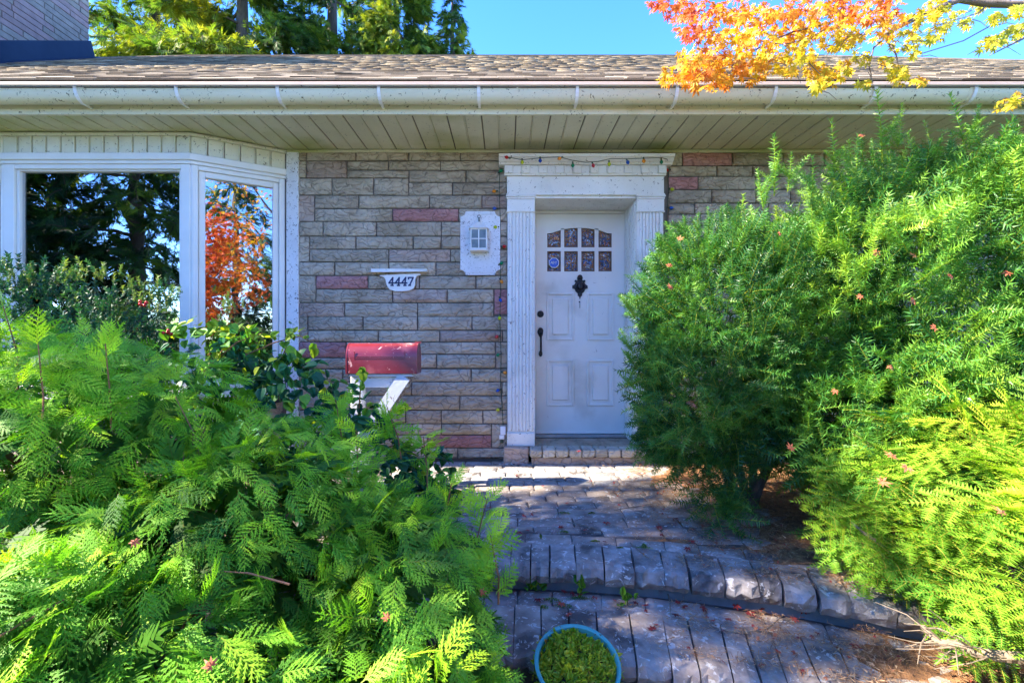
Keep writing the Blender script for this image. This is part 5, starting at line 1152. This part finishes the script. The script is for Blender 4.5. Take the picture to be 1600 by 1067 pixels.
def leaf_obj(loc, s_, tint, up, mat=None, label='', group=None, curl=0):
    k_ = random.randrange(5); q = round(tint*5)/5; mat = mat or M['fallen']
    if (k_, q, mat.name) not in lk:
        tp = ML[k_]; me = bpy.data.meshes.new('fallen_leaf'); v = [(float(a), float(b_), float(c_) + .25*float(a)*float(a) + rr(-.06, .06)) for a, b_, c_ in tp.v]
        me.from_pydata(v, [], [tuple(map(int, f)) for f in tp.f])
        for an, d in (('tint', np.full(len(tp.v), q)), ('wood', tp.w)): a = me.attributes.new(an, 'FLOAT', 'POINT'); a.data.foreach_set('value', np.asarray(d, np.float32))
        me.materials.append(mat); lk[k_, q, mat.name] = me
    o = bpy.data.objects.new('fallen_leaf', lk[k_, q, mat.name]); place(o, loc, None); o.scale = (s_,)*3
    o.rotation_euler = (Vector(up).to_track_quat('Z', 'Y').to_matrix() @ Matrix.Rotation(rr(0, 6.28), 3, 'Z')).to_euler(); tag(o, label, 'leaf', group)
GL = [(790,718),(850,725),(923,752),(807,745),(848,760),(757,780),(735,781),(710,800),(738,803),(818,807),(832,805),(763,795),(887,787),(968,790),(876,826),(823,830),(811,833),(1034,838),(944,848),(1080,848),(1074,858),(1055,812),(905,706),(947,818),(1030,826),(915,829),(700,790),(1095,870)]
for i, (px, py) in enumerate(GL):
    zz = .006 if py > 712 else .135; dd = F*(CZ-zz)/(py-CY); sz_ = rr(.020, .036); leaf_obj(((px-CX)/F*dd, dd, zz+.008), sz_, rr(0, .6), (rr(-.3,.3), rr(-.3,.3), 1), None, leaf_label(px, py, sz_, 'up'), 'red leaves fallen on the upper paving')
GL2 = [(880,925),(893,928),(905,930),(840,938),(848,937),(877,944),(889,963),(994,945),(1010,948),(1060,943),(1070,950),(1097,950),(1055,962),(1025,978),(1020,985),(1140,970),(1240,968),(1216,1020),(960,940),(1150,948),(1190,955),(930,935),(1170,960),(1335,1010),(1310,1015),(1256,958)]
for i, (px, py) in enumerate(GL2):
    dd = F*(CZ-T2-.006)/(py-CY); sz_ = rr(.020, .036); leaf_obj(((px-CX)/F*dd, dd, T2+.014), sz_, rr(0, .75), (rr(-.4,.4), rr(-.4,.4), 1), None, leaf_label(px, py, sz_, 'low'), 'red leaves fallen on the lower landing')
for px, py, d, s_, lab in ((330,1040,.93,.022,'curled orange-brown leaf lying on the near cedar sprays'), (605,965,1.15,.018,'small brown leaf lodged low in the cedar'), (752,925,1.5,.02,'red-brown leaf hanging at the cedar edge by the path'), (210,845,1.1,.018,'small dark brown leaf deep in the cedar')):
    leaf_obj(W(px, py, d), s_, .9, (rr(-.3,.3), -1, .5), None, lab)
for px, py, d in ((1345,212,2.35),(1061,373,2.6),(1048,450,2.55),(1046,415,2.55),(1218,365,2.3),(1366,395,2.2),(1430,400,2.2),(1485,430,2.15),(1485,522-92,2.1),(1427,468,2.1),(1462,512,2.05),(1575,425,2.2),(1345,462,2.2),(1390,572,2.05),(1235,700,2.2),(1305,610,2.1),(1165,330,2.7)):
    sz_ = rr(.022, .034); leaf_obj(W(px, py, d-.05), sz_, rr(.7, 1), (rr(-.5,.5), -1, rr(.2, .8)), None, leaf_label(px, py, sz_, 'yew'), 'dry leaves caught in the yews')
for px, py, d, lab in ((1393,712,1.62,'pinkish red leaf lying flat on the hemlock, uppermost there'), (1418,730,1.6,'brown curled leaf on the hemlock just under the red ones'), (1377,752,1.55,'large pinkish red leaf caught in the middle of the hemlock'), (1565,800,1.45,'bright orange leaf hanging by its stalk from a near hemlock bough')):
    leaf_obj(W(px, py, d-.12), .030, .95, (rr(-.4,.4), -.8, 1), None, lab)

# ------------------------------------------------------------------ the maple overhead
def maple_tree(base, trunk_pts, crown, n, label, tint_fn, leaf=.045, parts=0, extra=None, seed=3):
    t_ = thing('maple_tree', base, label, 'tree')
    ob('trunk', MB().tube(trunk_pts, [.13 - .09*i/(len(trunk_pts)-1) for i in range(len(trunk_pts))], 10), M['mbark'], t_, smooth='all')
    tp = Vector(trunk_pts[-1])
    for k in range(12):
        c = random.choice(crown); b_ = Vector((c[0]+rr(-.8,.8)*c[3], c[1]+rr(-.8,.8)*c[4], c[2]+rr(-.3,.7)*c[5])); a = Vector(trunk_pts[-2]).lerp(tp, random.random()); ob('limb', MB().tube([a, a.lerp(b_, .5)+Vector((0, 0, .2)), b_], [.05, .03, .008], 6), M['mbark'], t_)
    p, nn, _ = shell(crown, n, .35, 1.0, .2, 1., .2, 2.2, seed)
    scatter('foliage', ML, p, rnd3(n, .6)+[0, 0, -.3], rnd3(n, .5)+[0, 0, 1], rng.uniform(leaf*.8, leaf*1.2, n), tint_fn(p), M['maple'], t_)
    return t_
mt = maple_tree((3.6, -1.2, -.3), [(3.6, -1.2, -.35), (3.55, -1.15, .8), (3.4, -1.0, 1.9), (3.1, -.8, 3.0)], [(2.3, -.4, 4.2, 2.1, 1.8, 1.1), (.6, -.6, 4.9, 1.5, 1.6, 1.0), (3.2, -.6, 5.0, 1.6, 1.5, 1.0)], 4000,
    'overhanging maple with orange, gold and yellow-green leaves hanging in front of the eaves', lambda p: np.clip(.4 + snoise(p, 2, 6)*.35 + rng.normal(size=len(p))*.12, 0, 1))
CL = [(1030,5,18,.12),(1060,15,26,.15),(1095,10,26,.2),(1075,45,22,.18),(1085,55,18,.1),(1120,40,34,.42),(1150,15,30,.35),(1110,80,28,.5),(1145,70,34,.55),(1185,30,32,.5),(1180,70,34,.6),(1075,95,26,.5),(1100,108,28,.38),(1060,112,24,.5),(1040,124,14,.45),(1140,108,30,.45),(1085,124,22,.3),(1125,126,22,.4),(1175,112,26,.45),(1205,95,28,.6),(1225,40,32,.5),(1235,75,30,.68),(1215,12,26,.35),(1255,10,26,.3),(1265,45,26,.62),(1255,82,24,.75),(1290,25,28,.4),(1320,12,28,.25),(1300,60,24,.75),(1335,45,26,.7),(1330,65,18,.8),(1355,20,26,.32),(1375,50,22,.65),(1395,30,24,.45),(1390,8,22,.25),(1410,65,20,.82),(1420,40,22,.7),(1440,55,18,.85),(1425,80,14,.85),(1450,20,18,.75),(1460,8,14,.6),(1275,112,24,.62),(1300,118,20,.68),(1320,108,16,.7),(1285,128,14,.7),(1278,140,8,.8),(1400,110,18,.72),(1410,122,16,.65),(1440,128,8,.7),(1345,90,16,.8),(1385,95,10,.85),(1500,28,16,.9),(1510,36,10,.9),(1545,70,16,.92),(1560,62,14,.9),(1580,55,16,.92),(1590,20,14,.9),(1568,165,12,.7),(1590,155,12,.75),(1580,160,10,.6),(1480,10,10,.8),(1475,40,14,.85),(1530,8,14,.85),(1560,30,12,.9),(1595,45,14,.9),(1462,60,10,.9),(1350,130,10,.8),(1230,112,14,.6)]
pp, tt = [], []
for px, py, r0, t0 in CL:
    d = rr(2.25, 2.75)
    for k in range(int(7 + (r0/7.5)**2*3.2)):
        a = rr(0, 6.28); r1 = r0*math.sqrt(random.random()); pp.append(tuple(W(px + r1*math.cos(a), py + r1*math.sin(a)*.8, d + rr(-.14, .14)))); tt.append(min(1, max(0, t0 + random.gauss(0, .10))))
for k in range(400):    # the same spray of leaves carries on above the frame
    px, py = rr(1040, 1750), rr(-320, -10); pp.append(tuple(W(px, py, rr(2.1, 2.8)))); tt.append(rr(.1, .8))
P_ = np.array(pp); tt = np.array(tt); n = len(P_); idx = rng.permutation(n); P_, tt = P_[idx], tt[idx]
vis = (P_[:, 2] < CZ + CY/F*P_[:, 1]); o_ = np.argsort(~vis, kind='stable'); P_, tt = P_[o_], tt[o_]
leaf_parts('leaf', ML, P_, rnd3(n, .55)+[-.35, -.1, -.75], rnd3(n, .45)+[0, -.75, .55], rng.uniform(.022, .044, n), tt, M['maple'], mt, 300)
br = [[(1800, -160, 2.3), (1600, 8, 2.45), (1545, 6, 2.5), (1500, 0, 2.5), (1460, 15, 2.5), (1400, 45, 2.55), (1380, 55, 2.55)], [(1500, 0, 2.5), (1440, -30, 2.5), (1380, 0, 2.5), (1300, 35, 2.5), (1270, 60, 2.55), (1225, 70, 2.55), (1150, 60, 2.55), (1090, 20, 2.6)], [(1300, 35, 2.5), (1240, 50, 2.5), (1200, 66, 2.5), (1140, 105, 2.5), (1080, 120, 2.55)],
      [(1400, 45, 2.55), (1365, 75, 2.55), (1358, 105, 2.55), (1362, 120, 2.55)], [(1600, 60, 2.4), (1570, 75, 2.4), (1545, 88, 2.4)], [(1545, 6, 2.5), (1530, 20, 2.5), (1500, 30, 2.5)], [(1640, 150, 2.3), (1600, 152, 2.3), (1570, 162, 2.3)], [(1225, 70, 2.55), (1260, 95, 2.5), (1285, 120, 2.5)], [(1380, 55, 2.55), (1400, 85, 2.5), (1405, 110, 2.5)]]
for k, b_ in enumerate(br):
    pth = [W(*q) for q in b_]; r0 = .013 if k == 0 else .006
    if k == 0: pth = [Vector((3.1, -.6, 2.9)), Vector((3.2, .8, 3.3))] + pth; r0 = .03
    ob('branch', MB().tube(pth, [r0*(1-.75*i/(len(pth)-1)) for i in range(len(pth))], 6), M['mbark'], mt, smooth='all')
for k in range(70):
    q = CL[random.randrange(len(CL))]; a = W(q[0]+rr(-15,15), q[1]+rr(-12,12), rr(2.35, 2.65)); b_ = a + Vector((rr(-.12,.12), rr(-.05,.05), rr(-.08,.05)))
    ob('branchlet', MB().tube([a, (a+b_)/2+Vector((0,0,.01)), b_], [.0028, .002, .001], 4), M['mbark'], mt)
cab = ob('overhead_cable', MB().tube([W(1418, 91, 6.2), W(1505, 60, 5.2)+Vector((0,0,-.03)), W(1640, -10, 4.2), W(1900, -200, 3.)], .006, 5), M['black'], None); tag(cab, 'thin black overhead cable running from the roof up behind the maple', 'cable')

# ------------------------------------------------------------------ conifers behind the house and in front of it (seen mirrored in the panes)
tuft = []
for s_ in range(5):
    t = Tpl(); r = random.Random(s_+70)
    for k in range(15):
        y_ = k/15; sd = 1 if k % 2 else -1; t.needle((0, y_*.75, -.1*y_), (sd*(1-y_*.6), .8, r.uniform(-.5, .2)), .55*(1-.55*y_)*r.uniform(.7, 1.2), .085, n=(r.uniform(-.4,.4), r.uniform(-.4,.4), 1))
    t.strip([(0, 0, 0), (0, .5, -.04), (0, 1, -.14)], .05, w=1.); tuft.append(t.done())
def conifer(x, y, h, r, n, label, zc=1.5, tb=0., sz=(.28, .5), name='conifer_tree', limbs=40, dens_from=None, twist=0., gap=.3, g0=-.3, col_n=5, lowr=.35):
    t_ = thing(name, (x, y, g0), label, 'tree')
    ob('trunk', MB().tube([(x, y, g0), (x+twist, y, g0+h*.5), (x, y, g0+h)], [.028*h*.8, .018*h*.8, .02], 8), M['bark'], t_, smooth='all')
    B = []; 
    for k in range(limbs):
        z = zc + (h-zc)*((k+.5)/limbs)**.9; f = (z-zc)/(h-zc); rl = r*(1-f)**.75*rr(.7, 1.15); a = k*2.4+rr(-.4, .4); B.append((z, a, rl))
        e_ = Vector((x+math.cos(a)*rl, y+math.sin(a)*rl, z-rl*.18)); ob('limb', MB().tube([(x, y, z), tuple(Vector((x, y, z)).lerp(e_, .5)+Vector((0, 0, rl*.06))), tuple(e_)], [.045, .03, .008], 5), M['bark'], t_) if k % 2 == 0 else None
    B = np.array(B); zz = B[:, 0]; wgt = B[:, 2]**1.4
    if dens_from is not None: wgt = wgt*np.where((zz > dens_from[0]) & (zz < dens_from[1]), 1., .3)
    i = rng.choice(len(B), n, p=wgt/wgt.sum()); f = rng.uniform(.12, 1.02, n)**.7; a = B[i, 1] + rng.normal(size=n)*(.20+.1*(1-f)); rl = B[i, 2]
    p = np.stack([x + np.cos(a)*rl*f, y + np.sin(a)*rl*f, B[i, 0] - rl*.18*f*f + rng.normal(size=n)*.16], -1)
    o = np.stack([np.cos(a), np.sin(a), -.25+0*a], -1); fw = o + rnd3(n, .5) + [0, 0, -.25]
    ti = np.clip(.42 + tb + snoise(p, 1.6, col_n)*.25 + rng.normal(size=n)*.14 + .15*(f-.6), 0, 1)
    scatter('foliage', tuft, p, fw, rnd3(n, .5)+[0, 0, 1], rng.uniform(*sz, n), ti, M['conifer'], t_)
    return t_
conifer(-7.4, 13.5, 15.5, 4.4, 8500, 'tall yellow-green conifer behind the roof right beside the chimney', 3, .16, (.3, .5), dens_from=(7, 13), col_n=5)
conifer(-10.6, 14.5, 16, 4.2, 7500, 'bushy conifer rising behind the chimney', 3, .16, (.3, .5), dens_from=(7, 14), col_n=6)
conifer(-5.6, 15.5, 17, 3.0, 3400, 'open dark-branched spruce with sky showing through behind the roof', 3, -.12, (.3, .5), dens_from=(8, 15), col_n=7)
conifer(-3.2, 14.0, 13.8, 2.7, 8500, 'dense green cedar tree with brownish top behind the middle of the roof', 3, .08, (.2, .36), dens_from=(8, 13.5), col_n=8, limbs=70)
conifer(-1.6, 14.4, 11.9, 1.5, 3000, 'slender smaller cedar at the outer edge of the trees behind the roof', 3, .05, (.2, .32), dens_from=(8, 12), col_n=9, limbs=60)
gt = thing('shade_tree', (-9.0, .7, -.3), 'small round-headed tree added out of view to shade the patio', 'tree')  # unseen tree, added only so its crown shades the patio
ob('trunk', MB().tube([(-9.0, .7, -.35), (-9.05, .7, 4.2), (-9.0, .66, 7.6)], [.09, .07, .04], 8), M['mbark'], gt, smooth='all')
for k in range(8): e_ = (-9.0+rr(-.8,.8), .66+rr(-.7,.7), rr(7.6, 8.9)); ob('limb', MB().tube([(-9.02, .68, 6.8), (-9.0+(e_[0]+9)*.5, .66+(e_[1]-.66)*.5, 7.6), e_], [.03, .02, .006], 5), M['mbark'], gt)
p, nn, _ = shell([(-9.0, .66, 8.2, 1.05, .92, .95)], 2600, .3, 1.05, 0, 1., .2, 3., 77); n = len(p)
scatter('foliage', BL, p, rnd3(n, .6)+[0, 0, -.3], rnd3(n, .5)+[0, 0, 1], rng.uniform(.08, .13, n), rng.uniform(.2, .8, n), M['vine'], gt)
# garden in front, out of the frame but mirrored in the windows
conifer(-8.6, -3.6, 9.5, 3.6, 3000, 'old dark spruce standing across the front garden', 2.2, -.25, (.35, .6), g0=-.3, limbs=46)
conifer(-11.5, -2.5, 8, 3.6, 3200, 'dark spruce beside the drive across the front garden', .3, -.3, (.35, .6), limbs=50)
conifer(-14.5, -6.5, 10, 3.8, 2600, 'broad dark spruce at the far side of the front garden', .3, -.3, (.4, .65), limbs=50)
conifer(-6.0, -8.5, 5.0, 3.2, 2600, 'low spreading dark conifer on the front lawn', .1, -.15, (.3, .5), limbs=40)
conifer(6.5, -9, 8, 3.2, 2600, 'dark pointed conifer by the street beside the young spruce', .2, -.2, (.3, .5), limbs=44)
conifer(3.2, -10, 7.0, 3.0, 2600, 'young green spruce by the street', .2, .1, (.3, .5), limbs=40)
maple_tree((2.2, -4.6, -.3), [(2.2, -4.6, -.35), (2.3, -4.6, .6), (2.4, -4.5, 1.6), (2.5, -4.5, 2.6)], [(2.3, -4.4, 2.5, 1.9, 1.5, .9), (2.6, -4.6, 3.6, 1.6, 1.4, .9), (1.8, -4.2, 1.6, 1.4, 1.1, .8), (1.2, -4.4, 2.6, 1.2, 1.2, 1.0)], 6500,
    'rounded red and orange maple on the front lawn facing the house', lambda p: np.clip(.12 + snoise(p, 2, 16)*.3 + rng.normal(size=len(p))*.12, 0, 1), leaf=.085, seed=23)
for i in range(15):
    x = -26 + i*3.6; lab = 'evergreen hedge bush along the street, ' + ['at the very end past the spruces', 'second from the far spruce end', 'behind the broad dark spruce', 'beside the broad dark spruce', 'behind the old spruce trunk', 'beyond the drive edge', 'straight across the drive', 'at the drive mouth', 'behind the red maple', 'between red maple and young spruce', 'behind the young green spruce', 'behind the dark pointed conifer', 'just past the pointed conifer', 'next to last beyond the maple side', 'last one beyond the maple side'][i]
    conifer(x, -19+rr(-1,1), rr(3.0, 4.6), 2.2, 480, lab, .1, -.15, (.6, 1.0), limbs=24, name='hedge_bush', col_n=i)['group'] = 'hedge bushes along the street'
M['reflector'] = surf('pale_bounce_concrete', [(.50,.48,.44), (.60,.58,.53)], 3, .9, .3, 60)
tag(ob('bounce_slab', MB().box(-6.5, -14, -.33, 1.6, -5.8, -.296), M['reflector'], None), kind='structure')  # unseen pale slab added to bounce sunlight onto the house front
tag(ob('bounce_court', MB().box(-3.6, -5.795, -.33, 3.4, .10, -.297), M['reflector'], None), kind='structure')  # second unseen slab, added close to the house for more bounced sun
for x, y, s_, lab in ((-.2, -3.2, .9, 'round light green shrub on the front lawn'), (1.2, -3.0, .7, 'small yellow-green shrub on the front lawn below the maple')):
    sb_ = thing('garden_shrub', (x, y, -.3), lab, 'shrub'); n = 900; p, nn, _ = shell([(x, y, .1, s_, s_, s_*.8)], n, .7, 1.05, -.3, 1., .1, 4., 3)
    scatter('foliage', sprig, p, nn+rnd3(n, .4)+[0, 0, .5], rnd3(n), rng.uniform(.16, .28, n), rng.uniform(.5, 1, n), M['fir'], sb_); ob('stem', MB().tube([(x, y, -.3), (x, y, .2)], .04, 6), M['bark'], sb_)
